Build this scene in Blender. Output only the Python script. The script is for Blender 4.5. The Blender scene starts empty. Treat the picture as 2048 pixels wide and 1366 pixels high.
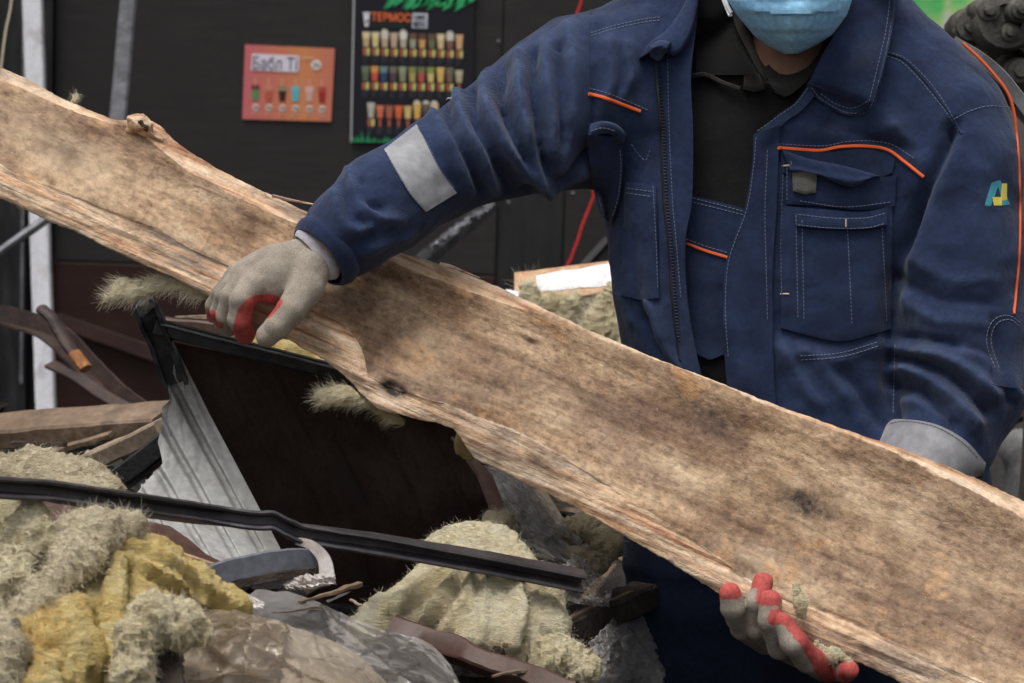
import bpy, math, random
import numpy as np
from mathutils import Vector, Matrix
from mathutils.bvhtree import BVHTree
random.seed(7); rng = np.random.default_rng(7)
scene = bpy.context.scene
COL = scene.collection
# ------------------------------------------------------------------ camera
W, H, LENS = 2048.0, 1366.0, 85.0
FP = LENS / 36.0 * W
TILT, ROLL = math.radians(7.0), math.radians(1.9)
C = np.array((0.0, 0.0, 1.45))
fwd = np.array((0.0, math.cos(TILT), -math.sin(TILT)))
r0 = np.array((1.0, 0.0, 0.0)); u0 = np.cross(r0, fwd)
rt = r0 * math.cos(ROLL) + u0 * math.sin(ROLL)
up = np.cross(rt, fwd)
cd = bpy.data.cameras.new('camera'); cam = bpy.data.objects.new('camera', cd); COL.objects.link(cam)
cam.matrix_world = Matrix(((rt[0], up[0], -fwd[0], C[0]), (rt[1], up[1], -fwd[1], C[1]), (rt[2], up[2], -fwd[2], C[2]), (0, 0, 0, 1)))
cd.lens = LENS; cd.sensor_width = 36.0; cd.clip_start = 0.05; cd.clip_end = 3000
cd.dof.use_dof = True; cd.dof.focus_distance = 3.22; cd.dof.aperture_fstop = 9.0
scene.camera = cam
# ------------------------------------------------------------------ light
SUN_EL, SUN_AZ = math.radians(72), math.radians(222)   # azimuth clockwise from +Y
w = bpy.data.worlds.new('World'); scene.world = w; w.use_nodes = True
nt = w.node_tree; bg = nt.nodes['Background']
sky = nt.nodes.new('ShaderNodeTexSky'); sky.sky_type = 'NISHITA'; sky.sun_disc = False
sky.sun_elevation = SUN_EL; sky.sun_rotation = SUN_AZ; sky.dust_density = 6.0; sky.air_density = 1.0; sky.ozone_density = 1.0
hs = nt.nodes.new('ShaderNodeHueSaturation'); hs.inputs['Saturation'].default_value = 0.22
nt.links.new(sky.outputs[0], hs.inputs['Color']); nt.links.new(hs.outputs[0], bg.inputs['Color'])
bg.inputs['Strength'].default_value = 0.13
sd = bpy.data.lights.new('sun', 'SUN'); sd.energy = 1.45; sd.angle = math.radians(28); sd.color = (1.0, 0.97, 0.93)
so = bpy.data.objects.new('sun', sd); COL.objects.link(so)
dirv = Vector((math.sin(SUN_AZ) * math.cos(SUN_EL), math.cos(SUN_AZ) * math.cos(SUN_EL), math.sin(SUN_EL)))
so.rotation_euler = dirv.to_track_quat('Z', 'Y').to_euler()
so.location = (0, 0, 6)
vs = scene.view_settings; vs.view_transform = 'Standard'; vs.look = 'None'; vs.gamma = 1.0; vs.exposure = 0.2; vs.use_curve_mapping = False
scene.render.engine = 'CYCLES'
scene.render.resolution_x = 1024; scene.render.resolution_y = 683
# ------------------------------------------------------------------ maths helpers
def A(*a): return np.array(a, dtype=float)
def cs(x, y, d):                        # photo pixel + distance along the axis -> camera-space metres
    return A((x - 1024) / FP * d, -(y - 683) / FP * d, d)
def c2w(p):
    p = np.asarray(p, float); return C + p[..., 0:1] * rt + p[..., 1:2] * up + p[..., 2:3] * fwd
def w2c(p):
    q = np.asarray(p, float) - C; return np.stack([q @ rt, q @ up, q @ fwd], -1)
def P(x, y, d): return c2w(cs(x, y, d))
def PW(x, y, Y):                        # pixel ray met with the upright plane y = Y
    v = fwd + rt * (x - 1024) / FP - up * (y - 683) / FP
    return C + v * (Y / v[1])
def pix(p):
    q = w2c(p); return 1024 + q[..., 0] / q[..., 2] * FP, 683 - q[..., 1] / q[..., 2] * FP
def ss(a, b, x):
    t = np.clip((x - a) / (b - a), 0, 1); return t * t * (3 - 2 * t)
_perm = rng.permutation(256); _perm = np.concatenate([_perm, _perm, _perm])
_grad = rng.normal(size=(256, 3)); _grad /= np.linalg.norm(_grad, axis=1)[:, None]
def perlin(p):
    p = np.asarray(p, float); i = np.floor(p).astype(int); f = p - i; i &= 255
    u = f * f * f * (f * (f * 6 - 15) + 10); out = 0
    for dx in (0, 1):
        for dy in (0, 1):
            for dz in (0, 1):
                h = _perm[_perm[_perm[(i[..., 0] + dx) & 255] + ((i[..., 1] + dy) & 255)] + ((i[..., 2] + dz) & 255)]
                g = _grad[h]; v = g[..., 0] * (f[..., 0] - dx) + g[..., 1] * (f[..., 1] - dy) + g[..., 2] * (f[..., 2] - dz)
                out = out + v * np.where(dx, u[..., 0], 1 - u[..., 0]) * np.where(dy, u[..., 1], 1 - u[..., 1]) * np.where(dz, u[..., 2], 1 - u[..., 2])
    return out
def fbm(p, o=4, g=0.5):
    p = np.asarray(p, float); s = 0; a = 1
    for k in range(o): s = s + a * perlin(p * 2 ** k + 17.3 * k); a *= g
    return s
def resample(pts, n=None, step=None):
    pts = np.asarray(pts, float); d = np.r_[0, np.cumsum(np.linalg.norm(np.diff(pts, axis=0), axis=1))]
    if n is None: n = max(2, int(d[-1] / step) + 1)
    t = np.linspace(0, d[-1], n); return np.stack([np.interp(t, d, pts[:, k]) for k in range(pts.shape[1])], 1)
def smoothline(pts, n):                 # Catmull-Rom through the points
    pts = np.asarray(pts, float); q = np.vstack([2 * pts[0] - pts[1], pts, 2 * pts[-1] - pts[-2]]); out = []
    m = 12
    for i in range(1, len(q) - 2):
        for t in np.arange(m) / m:
            out.append(0.5 * (2 * q[i] + (q[i + 1] - q[i - 1]) * t + (2 * q[i - 1] - 5 * q[i] + 4 * q[i + 1] - q[i + 2]) * t * t + (3 * q[i] - q[i - 1] - 3 * q[i + 1] + q[i + 2]) * t ** 3))
    out.append(q[-2]); return resample(np.array(out), n)
def polydist(px, py, poly):
    best = np.full(px.shape, 1e9)
    for (x0, y0), (x1, y1) in zip(poly[:-1], poly[1:]):
        dx, dy = x1 - x0, y1 - y0; t = np.clip(((px - x0) * dx + (py - y0) * dy) / (dx * dx + dy * dy + 1e-9), 0, 1)
        best = np.minimum(best, np.hypot(px - x0 - t * dx, py - y0 - t * dy))
    return best
def inpoly(px, py, poly):
    r = np.zeros(px.shape, bool); n = len(poly)
    for i in range(n):
        x0, y0 = poly[i]; x1, y1 = poly[(i + 1) % n]
        c = ((y0 > py) != (y1 > py)) & (px < (x1 - x0) * (py - y0) / (y1 - y0 + 1e-12) + x0); r ^= c
    return r
# ------------------------------------------------------------------ materials
def L(r, g, b, k=1.0):                  # sRGB 0-255 -> linear times k
    def f(c):
        c /= 255.0; return (c / 12.92 if c <= 0.04045 else ((c + 0.055) / 1.055) ** 2.4) * k
    return (min(f(r), .9), min(f(g), .9), min(f(b), .9), 1)
class NT:
    def __init__(s, name):
        s.m = bpy.data.materials.new(name); s.m.use_nodes = True; s.t = s.m.node_tree; s.b = s.t.nodes['Principled BSDF']
    def n(s, typ, **kw):
        x = s.t.nodes.new('ShaderNode' + typ)
        for k, v in kw.items(): setattr(x, k, v)
        return x
    def l(s, a, b): s.t.links.new(a, b)
    def coord(s, scale=(1, 1, 1), attr=None, rot=(0, 0, 0)):
        if attr: o = s.n('Attribute', attribute_name=attr).outputs['Vector']
        else: o = s.n('TexCoord').outputs['Object']
        mp = s.n('Mapping'); mp.inputs['Scale'].default_value = scale; mp.inputs['Rotation'].default_value = rot; s.l(o, mp.inputs['Vector']); return mp.outputs[0]
    def noise(s, vec, scale, detail=5, rough=.55, dist=0):
        x = s.n('TexNoise'); x.inputs['Scale'].default_value = scale; x.inputs['Detail'].default_value = detail; x.inputs['Roughness'].default_value = rough; x.inputs['Distortion'].default_value = dist
        s.l(vec, x.inputs['Vector']); return x.outputs['Fac']
    def ramp(s, fac, stops):
        x = s.n('ValToRGB'); e = x.color_ramp.elements
        while len(e) < len(stops): e.new(0.5)
        for el, (p, c) in zip(e, stops): el.position = p; el.color = c if len(c) == 4 else (*c, 1)
        s.l(fac, x.inputs['Fac']); return x.outputs['Color']
    def mix(s, fac, a, b, mode='MIX'):
        x = s.n('Mix', data_type='RGBA', blend_type=mode)
        if isinstance(fac, (int, float)): x.inputs['Factor'].default_value = fac
        else: s.l(fac, x.inputs['Factor'])
        for k, v in (('A', a), ('B', b)):
            i = [q for q in x.inputs if q.name == k and q.type == 'RGBA'][0]
            if isinstance(v, tuple): i.default_value = v if len(v) == 4 else (*v, 1)
            else: s.l(v, i)
        return [q for q in x.outputs if q.type == 'RGBA'][0]
    def math(s, op, a, b=0.0, clamp=False):
        x = s.n('Math', operation=op, use_clamp=clamp)
        for i, v in ((0, a), (1, b)):
            if isinstance(v, (int, float)): x.inputs[i].default_value = v
            else: s.l(v, x.inputs[i])
        return x.outputs[0]
    def bump(s, h, strength=.3, dist=.01):
        x = s.n('Bump'); x.inputs['Strength'].default_value = strength; x.inputs['Distance'].default_value = dist; s.l(h, x.inputs['Height']); s.l(x.outputs[0], s.b.inputs['Normal'])
    def out(s, color=None, rough=.7, metal=0, spec=.4, sheen=0):
        if color is not None:
            if isinstance(color, tuple): s.b.inputs['Base Color'].default_value = color if len(color) == 4 else (*color, 1)
            else: s.l(color, s.b.inputs['Base Color'])
        if isinstance(rough, (int, float)): s.b.inputs['Roughness'].default_value = rough
        else: s.l(rough, s.b.inputs['Roughness'])
        s.b.inputs['Metallic'].default_value = metal; s.b.inputs['Specular IOR Level'].default_value = spec
        s.b.inputs['Sheen Weight'].default_value = sheen; return s.m
def grunge(name, c0, c1, c2, scale=8, stretch=(1, 1, 1), rough=.7, metal=0, bump=.2, bdist=.004, spec=.4, fine=90, dirt=None):
    k = NT(name); v = k.coord(stretch); n = k.noise(v, scale, 7, .62)
    c = k.ramp(n, [(.32, c0), (.5, c1), (.68, c2)])
    f = k.noise(v, fine, 6, .6)
    c = k.mix(.5, c, k.ramp(f, [(.3, (.45, .45, .45)), (.7, (1.25, 1.25, 1.25))]), 'MULTIPLY')
    if dirt:
        d = k.noise(k.coord((1, 1, 1)), scale * 1.7, 8, .7); c = k.mix(k.math('MULTIPLY', k.ramp(d, [(.5, (0, 0, 0)), (.66, (1, 1, 1))]), .75), c, dirt)
    k.bump(k.math('ADD', f, k.math('MULTIPLY', n, 1.5)), bump, bdist)
    r = k.math('ADD', k.math('MULTIPLY', n, .3), rough - .15)
    return k.out(c, r, metal, spec)
def cloth(name, c0, c1, weave=900, bump=.25, sheen=.15, rough=.92, wear=None):
    k = NT(name); v = k.coord(); n = k.noise(v, 14, 6, .6); m2 = k.noise(v, 130, 4, .6)
    c = k.ramp(n, [(.3, c0), (.7, c1)]); c = k.mix(.55, c, k.ramp(m2, [(.3, (.55, .55, .55)), (.7, (1.3, 1.3, 1.3))]), 'MULTIPLY')
    wv = k.n('TexWave'); wv.inputs['Scale'].default_value = weave / 6; wv.inputs['Distortion'].default_value = 1.5; k.l(k.coord(rot=(.5, .9, .6)), wv.inputs['Vector'])
    h = k.math('ADD', k.math('MULTIPLY', wv.outputs['Fac'], .35), m2)
    if wear:
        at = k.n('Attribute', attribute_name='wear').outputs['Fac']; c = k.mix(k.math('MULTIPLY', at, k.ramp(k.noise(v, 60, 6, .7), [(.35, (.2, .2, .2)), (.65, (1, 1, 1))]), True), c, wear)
        d = k.noise(v, 5, 8, .7, .5); c = k.mix(k.math('MULTIPLY', k.ramp(d, [(.54, (0, 0, 0)), (.72, (1, 1, 1))]), .28), c, (.085, .085, .10, 1))
        wr = k.noise(k.coord((1, 1, .6)), 26, 5, .6, 1.2); rg = k.math('ABSOLUTE', k.math('SUBTRACT', wr, .5)); h = k.math('SUBTRACT', h, k.math('MULTIPLY', rg, 5.0)); bump = bump * 1.5
    k.bump(h, bump, .0025)
    return k.out(c, rough, 0, .2, sheen)
def flat(name, c, rough=.6, metal=0, spec=.4): return NT(name).out(c, rough, metal, spec)
M = {}
M['navy'] = cloth('navy_workwear', (.011, .0185, .049), (.021, .037, .092), sheen=.12, wear=(.062, .088, .165, 1))
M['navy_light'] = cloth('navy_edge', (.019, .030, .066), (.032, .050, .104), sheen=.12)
M['navy_dark'] = cloth('navy_trousers', (.012, .020, .046), (.021, .035, .080), sheen=.06)
M['fleece'] = cloth('black_fleece', (.005, .005, .005), (.010, .0095, .0095), bump=.5)
M['polo'] = cloth('charcoal_collar', (.018, .017, .015), (.034, .031, .028))
M['thread'] = flat('pale_thread', (.16, .19, .26, 1), .9)
M['thread_cream'] = flat('cream_thread', (.55, .42, .3, 1), .9)
M['orange'] = flat('orange_piping', L(228, 100, 50, .95), .75)
M['reflect'] = grunge('reflective_grey', (.23, .23, .242), (.29, .29, .305), (.34, .34, .357), 10, rough=.75, bump=.12, fine=60, dirt=(.20, .20, .21))
M['velcro'] = cloth('worn_velcro', (.05, .05, .045), (.16, .155, .14), bump=.9)
M['mask'] = cloth('mask_blue', L(128, 180, 220, 1.15), L(150, 200, 235, 1.15), weave=1500, bump=.1, sheen=.05)
M['mask_edge'] = cloth('mask_white', (.72, .76, .80), (.8, .83, .86))
M['knit_cuff'] = cloth('lilac_knit', (.42, .38, .43), (.58, .53, .58), weave=2600, bump=.5)
M['zip'] = flat('zip_black', (.012, .012, .014, 1), .5)
M['hair'] = cloth('dark_hair', (.01, .008, .006), (.02, .016, .012), bump=.6)
M['teal'] = flat('logo_teal', L(60, 140, 155), .8); M['yellow'] = flat('logo_yellow', L(205, 190, 85), .8)
def mk_skin():
    k = NT('skin'); n = k.noise(k.coord(), 40, 5); c = k.ramp(n, [(.3, (.36, .19, .13)), (.7, (.47, .27, .19))]); k.bump(n, .1, .003); return k.out(c, .55, 0, .4)
M['skin'] = mk_skin()
def mk_glove():
    k = NT('grey_knit_red_latex'); v = k.coord(); n = k.noise(v, 30, 6, .6); f = k.noise(v, 520, 3, .6)
    knit = k.ramp(n, [(.3, (.24, .205, .165)), (.7, (.38, .33, .27))]); knit = k.mix(.6, knit, k.ramp(f, [(.3, (.5, .5, .5)), (.7, (1.3, 1.3, 1.3))]), 'MULTIPLY')
    red = k.mix(.7, k.ramp(n, [(.3, (.36, .060, .054)), (.7, (.56, .115, .10))]), k.ramp(k.noise(v, 220, 5, .7), [(.3, (.45, .45, .45)), (.7, (1.3, 1.3, 1.3))]), 'MULTIPLY')
    at = k.n('Attribute', attribute_name='red'); rr = k.math('ADD', at.outputs['Fac'], k.math('MULTIPLY', k.math('SUBTRACT', k.noise(v, 130, 6, .7), .5), 1.3))
    rr = k.ramp(rr, [(.42, (0, 0, 0)), (.58, (1, 1, 1))])
    wv = k.n('TexWave'); wv.inputs['Scale'].default_value = 330; wv.inputs['Distortion'].default_value = 1.0; k.l(k.coord(rot=(.3, .4, .8)), wv.inputs['Vector'])
    k.bump(k.math('ADD', f, k.math('MULTIPLY', wv.outputs['Fac'], .25)), .35, .002); return k.out(k.mix(rr, knit, red), .82, 0, .25)
M['glove'] = mk_glove()
M['wall'] = grunge('dark_laminate', (.027, .0242, .0236), (.031, .0278, .027), (.036, .0325, .0315), 5, (1, 1, 10), .55, bump=.03, fine=40, spec=.3)
M['wall_brown'] = grunge('red_brown_panel', (.026, .0105, .0085), (.036, .0145, .011), (.046, .019, .014), 4, (1, 1, 3), .55, bump=.06, fine=50, spec=.3)
M['wall_grey'] = grunge('charcoal_panel', (.020, .019, .019), (.026, .025, .025), (.033, .031, .030), 6, (5, 1, 1), .55, bump=.06, spec=.3)
M['black_frame'] = grunge('black_frame', (.008, .008, .009), (.013, .013, .015), (.03, .03, .033), 6, (4, 4, .6), .4, bump=.1, spec=.5)
M['white_paint'] = grunge('white_post', (.70, .70, .74), (.80, .80, .84), (.84, .84, .88), 7, (6, 6, .5), .6, bump=.08, dirt=(.40, .37, .36))
M['steel'] = grunge('dull_steel', (.16, .16, .17), (.26, .26, .28), (.40, .40, .43), 9, (1, 1, 2), .42, .7, bump=.12, dirt=(.12, .11, .10))
M['bar'] = grunge('dark_channel_steel', (.035, .031, .034), (.062, .056, .062), (.11, .10, .108), 10, (1, 1, 1), .42, .35, bump=.18, spec=.5, dirt=(.06, .042, .04))
M['rust'] = grunge('rusty_iron', (.03, .021, .02), (.055, .036, .032), (.10, .062, .05), 12, (1, 1, 1), .6, .25, bump=.35, dirt=(.09, .045, .028))
M['rust_end'] = grunge('orange_rust', (.20, .085, .035), (.36, .15, .05), (.45, .24, .10), 20, rough=.85, bump=.4)
M['panel_dark'] = grunge('brown_painted_sheet', (.036, .0225, .018), (.048, .030, .0245), (.064, .041, .034), 5, (1.5, 1, 1), .68, .0, bump=.10, spec=.15, fine=120, dirt=(.030, .024, .021))
M['panel_light'] = grunge('grey_white_sheet', (.29, .285, .277), (.36, .355, .343), (.42, .41, .397), 7, (1, 1, 1), .6, bump=.12, dirt=(.20, .185, .165))
M['black_metal'] = grunge('black_metal', (.010, .010, .011), (.016, .016, .018), (.05, .052, .058), 11, rough=.38, metal=.2, bump=.3, spec=.5, dirt=(.06, .06, .065))
M['timber'] = grunge('old_timber', (.12, .078, .05), (.20, .135, .088), (.30, .215, .15), 6, (1.2, 1, 1), .85, bump=.4, bdist=.006, fine=60, dirt=(.07, .05, .038))
M['timber_pale'] = grunge('pale_timber', (.25, .185, .125), (.36, .28, .195), (.46, .37, .27), 9, (1, 1, 1), .85, bump=.35, bdist=.006, fine=80, dirt=(.16, .12, .085))
M['timber_dark'] = grunge('dark_timber', (.022, .016, .014), (.042, .030, .025), (.085, .062, .048), 16, (1, 1, 1), .85, bump=.8, bdist=.01, fine=90)
M['laminate'] = grunge('brown_laminate', (.055, .026, .018), (.085, .041, .028), (.12, .062, .043), 6, (1, 1, 1), .5, bump=.12, dirt=(.06, .038, .03))
M['chip_edge'] = grunge('raw_board_edge', (.42, .23, .12), (.52, .31, .18), (.60, .40, .25), 25, rough=.9, bump=.3)
M['blue_strip'] = grunge('blue_grey_laminate', (.105, .115, .14), (.15, .16, .19), (.20, .21, .24), 9, rough=.5, bump=.15, dirt=(.09, .08, .08))
M['paper'] = grunge('torn_paper', (.42, .37, .34), (.52, .47, .44), (.62, .58, .55), 20, rough=.85, bump=.3)
M['red_wire'] = flat('red_wire', L(225, 50, 52, 1.1), .5); M['cream_wire'] = flat('cream_wire', L(190, 180, 155, 1.2), .6)
M['machine'] = grunge('dark_cast_metal', (.05, .045, .038), (.09, .082, .07), (.15, .138, .12), 9, rough=.55, metal=.2, bump=.4, bdist=.01)
M['machine_grey'] = grunge('grey_cast_metal', (.10, .10, .10), (.16, .155, .155), (.22, .215, .21), 7, rough=.6, bump=.3)
M['rubble'] = grunge('dark_rubble', (.018, .015, .013), (.036, .030, .026), (.075, .064, .054), 14, rough=.95, bump=1.0, bdist=.03)
def mk_wool(name, cols, grime):
    k = NT(name); v = k.coord(); n = k.noise(v, 12, 8, .68, .8); f = k.noise(k.coord((1, 1, 4.5), rot=(.3, .5, .2)), 60, 8, .7, 1.6)
    c = k.ramp(n, [(.26, grime), (.38, cols[0]), (.50, cols[1]), (.66, cols[2])])
    c = k.mix(.6, c, k.ramp(f, [(.30, (.62, .58, .50)), (.55, (1.1, 1.1, 1.08))]), 'MULTIPLY')
    k.bump(k.math('ADD', k.math('MULTIPLY', f, 1.3), n), 1.0, .014); return k.out(c, .95, 0, .1, .2)
M['wool_yellow'] = mk_wool('yellow_glass_wool', ((.84, .55, .14), (.90, .68, .24), (.90, .77, .42)), (.62, .33, .10))
M['wool_grey'] = mk_wool('dirty_glass_wool', ((.56, .44, .27), (.74, .61, .39), (.82, .72, .50)), (.34, .25, .155))
M['wool_pale'] = mk_wool('pale_glass_wool', ((.82, .67, .37), (.90, .78, .49), (.90, .83, .60)), (.56, .42, .22))
M['fibre'] = NT('wool_fibre').out((.90, .82, .60), .9, 0, .1); M['fibre_yellow'] = NT('wool_fibre_yellow').out((.90, .68, .28), .9, 0, .1)
def mk_plastic(name, tint, alpha, dirt):
    k = NT(name); v = k.coord(); n = k.noise(v, 6, 8, .7, .4); c = k.ramp(n, [(.3, dirt), (.7, tint)])
    k.out(c, k.math('ADD', .08, k.math('MULTIPLY', n, .2)), 0, 1.0)
    tr = k.n('BsdfTranslucent'); k.l(c, tr.inputs['Color']); tp = k.n('BsdfTransparent'); tp.inputs['Color'].default_value = (.95, .94, .92, 1)
    m1 = k.n('MixShader'); m1.inputs[0].default_value = .45; k.l(k.b.outputs[0], m1.inputs[1]); k.l(tr.outputs[0], m1.inputs[2])
    m2 = k.n('MixShader'); m2.inputs[0].default_value = alpha * .85; k.l(m1.outputs[0], m2.inputs[1]); k.l(tp.outputs[0], m2.inputs[2])
    k.l(m2.outputs[0], k.t.nodes['Material Output'].inputs['Surface']); return k.m
M['plastic'] = mk_plastic('dusty_clear_film', (.74, .71, .69), .60, (.58, .54, .50))
M['plastic_tan'] = mk_plastic('tan_dusty_film', (.70, .60, .47), .34, (.54, .44, .32))
M['plastic_grey'] = mk_plastic('grey_film', (.72, .70, .69), .60, (.54, .52, .50))
def mk_bark():
    k = NT('stripped_slab_wood'); g = k.coord((.6, 1, 1), 'gr'); g1 = k.coord((1, 1, 1), 'gr'); gs = k.coord((.9, 16, 16), 'gr'); gm = k.coord((.32, 1.3, 1), 'gr')
    n = k.noise(g, 11, 10, .72, .3)
    c = k.ramp(n, [(.33, (.18, .112, .075)), (.42, (.33, .215, .138)), (.50, (.49, .345, .225)), (.59, (.64, .475, .32)), (.70, (.73, .58, .42))])
    pu = k.noise(gm, 7, 8, .68, .3); c = k.mix(k.math('MULTIPLY', k.ramp(pu, [(.47, (0, 0, 0)), (.60, (1, 1, 1))]), .6), c, (.25, .163, .130, 1))
    dk = k.noise(k.coord((.5, 1, 1.3), 'gr'), 6, 7, .66, .2); c = k.mix(k.math('MULTIPLY', k.ramp(dk, [(.55, (0, 0, 0)), (.68, (1, 1, 1))]), .62), c, (.145, .108, .09, 1))
    o = k.noise(k.coord((.8, 1, 1), 'gr'), 15, 5, .6, .2); c = k.mix(k.math('MULTIPLY', k.ramp(o, [(.60, (0, 0, 0)), (.67, (1, 1, 1))]), .75), c, (.62, .37, .19, 1))
    f = k.noise(k.coord((.75, 1, 1), 'gr'), 120, 8, .74); c = k.mix(.75, c, k.ramp(f, [(.34, (.42, .38, .36)), (.48, (.95, .94, .93)), (.64, (1.35, 1.33, 1.3))]), 'MULTIPLY')
    f2 = k.noise(k.coord((.6, 1, 1), 'gr'), 42, 7, .7, .4); c = k.mix(.5, c, k.ramp(f2, [(.36, (.46, .41, .39)), (.5, (.98, .97, .96)), (.66, (1.2, 1.2, 1.18))]), 'MULTIPLY')
    gl = k.noise(k.coord((.35, 9, 9), 'gr'), 9, 7, .65, .25); c = k.mix(.55, c, k.ramp(gl, [(.36, (.52, .47, .44)), (.5, (1, 1, 1)), (.66, (1.15, 1.14, 1.12))]), 'MULTIPLY')
    w_ = k.noise(g1, 210, 2, .5); c = k.mix(k.math('MULTIPLY', k.ramp(w_, [(.71, (0, 0, 0)), (.75, (1, 1, 1))]), .6), c, (.70, .66, .60, 1))
    st = k.noise(gs, 5.5, 8, .62, .3); st2 = k.noise(gm, 12, 7, .65)
    e = k.ramp(st, [(.30, (.28, .125, .08)), (.38, (.52, .28, .165)), (.46, (.74, .49, .31)), (.57, (.86, .64, .45)), (.72, (.90, .75, .58))])
    e = k.mix(k.math('MULTIPLY', k.ramp(st2, [(.53, (0, 0, 0)), (.63, (1, 1, 1))]), .6), e, (.26, .215, .19, 1))
    e = k.mix(.7, e, k.ramp(f2, [(.36, (.5, .47, .45)), (.52, (1, 1, 1)), (.66, (1.2, 1.2, 1.2))]), 'MULTIPLY'); e = k.mix(.5, e, k.ramp(f, [(.30, (.5, .5, .5)), (.70, (1.25, 1.25, 1.25))]), 'MULTIPLY')
    rg = k.n('Attribute', attribute_name='reg').outputs['Fac']; rgn = k.ramp(k.math('ADD', rg, k.math('MULTIPLY', k.math('SUBTRACT', k.noise(k.coord((.3, 1, 1), 'gr'), 60, 6, .7), .5), 1.1)), [(.42, (0, 0, 0)), (.54, (1, 1, 1))])
    c = k.mix(1.0, c, (.84, .82, .80, 1), 'MULTIPLY'); c = k.mix(rgn, c, e)
    pl = k.n('Attribute', attribute_name='pale').outputs['Fac']; c = k.mix(k.math('MULTIPLY', pl, .55), c, k.mix(1.0, (.92, .72, .50, 1), k.ramp(f2, [(.34, (.42, .38, .34)), (.6, (1, 1, 1))]), 'MULTIPLY'))
    sn = k.n('Attribute', attribute_name='stain').outputs['Fac']; sf = k.math('MULTIPLY', k.math('MULTIPLY', sn, 1.35), k.ramp(k.noise(g1, 42, 7, .72), [(.36, (.35, .35, .35)), (.58, (1, 1, 1))]), True)
    c = k.mix(sf, c, (.052, .040, .034, 1))
    hb = k.math('ADD', k.math('MULTIPLY', f, .9), k.math('ADD', k.math('MULTIPLY', f2, 1.2), k.math('MULTIPLY', st, k.math('MULTIPLY', rg, 1.5))))
    k.bump(hb, .85, .006); return k.out(c, .88, 0, .15)
M['slab'] = mk_bark()
def mk_banner():
    k = NT('green_leaf_print'); v = k.coord(); n = k.noise(v, 7, 2, .4, .5)
    return k.out(k.ramp(n, [(.34, L(40, 150, 75, 1.5)), (.46, L(90, 195, 110, 1.5)), (.54, L(170, 215, 130, 1.5)), (.62, L(225, 240, 225, 1.4))]), .5)
M['banner'] = mk_banner()
# ------------------------------------------------------------------ objects
def link(o, parent=None):
    COL.objects.link(o)
    if parent is not None: o.parent = parent
    return o
def thing(name, label, cat, loc, group=None):
    o = bpy.data.objects.new(name, None); o.empty_display_size = .05; o.location = loc; link(o); o['label'] = label; o['category'] = cat
    if group: o['group'] = group
    return o
def obj(name, v, f, mat, parent=None, smooth=True, label=None, cat=None, kind=None, group=None, base=None):
    v = np.asarray(v, float)
    if parent is not None:
        q = parent; o_ = A(0, 0, 0)
        while q is not None: o_ = o_ + np.array(q.location); q = q.parent
        org = o_
    else: org = np.array((v[:, 0].mean(), v[:, 1].mean(), v[:, 2].min())) if base is None else np.asarray(base)
    me = bpy.data.meshes.new(name); me.from_pydata((v - org).tolist(), [], f if isinstance(f, list) else f.tolist()); me.validate()
    if smooth: me.polygons.foreach_set('use_smooth', [True] * len(me.polygons))
    if smooth and len(me.polygons) < 6000:
        try: me.set_sharp_from_angle(angle=math.radians(38))
        except Exception: pass
    me.materials.append(M[mat] if isinstance(mat, str) else mat); me.update()
    o = bpy.data.objects.new(name, me)
    if parent is None: o.location = org
    link(o, parent)
    if label: o['label'] = label
    if cat: o['category'] = cat
    if kind: o['kind'] = kind
    if group: o['group'] = group
    return o
def attr(o, name, arr):
    a = np.asarray(arr, float)
    if a.ndim == 1: o.data.attributes.new(name, 'FLOAT', 'POINT').data.foreach_set('value', a)
    else: o.data.attributes.new(name, 'FLOAT_VECTOR', 'POINT').data.foreach_set('vector', a.ravel())
def grid_faces(n, m, close=False):      # n rows of m points
    f = []
    for i in range(n - 1):
        for j in range(m - (0 if close else 1)):
            j2 = (j + 1) % m; f.append((i * m + j, i * m + j2, (i + 1) * m + j2, (i + 1) * m + j))
    return f
def join(lst):
    V, F_ = [], []; k = 0
    for v, f in lst:
        V.append(np.asarray(v, float)); F_ += [tuple(i + k for i in q) for q in f]; k += len(v)
    return np.vstack(V), F_
def sweep(pts, prof, upv=(0, 0, 1), scale=None, twist=None):   # closed profile (side, up) swept along points
    pts = np.asarray(pts, float); n = len(pts); prof = np.asarray(prof, float); m = len(prof); V = []
    T = np.gradient(pts, axis=0); T /= np.linalg.norm(T, axis=1)[:, None]; upv = np.asarray(upv, float)
    for i in range(n):
        s = np.cross(T[i], upv); s /= np.linalg.norm(s); u = np.cross(s, T[i])
        if twist is not None: a = twist[i]; s, u = s * math.cos(a) + u * math.sin(a), u * math.cos(a) - s * math.sin(a)
        k = 1 if scale is None else scale[i]
        V.append(pts[i] + k * (prof[:, :1] * s + prof[:, 1:] * u))
    f = grid_faces(n, m, True); f.append(tuple(range(m))[::-1]); f.append(tuple(range((n - 1) * m, n * m)))
    return np.vstack(V), f
def circ(r, n=8): return [(r * math.cos(2 * math.pi * i / n), r * math.sin(2 * math.pi * i / n)) for i in range(n)]
def box2(w_, h_, b=.0015):
    x, y = w_ / 2, h_ / 2
    return [(-x + b, -y), (x - b, -y), (x, -y + b), (x, y - b), (x - b, y), (-x + b, y), (-x, y - b), (-x, -y + b)]
def rough_up(v, amp, sc): return v + amp * np.stack([fbm(v * sc + 3.1), fbm(v * sc + 31.7), fbm(v * sc + 71.9)], -1)
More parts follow.
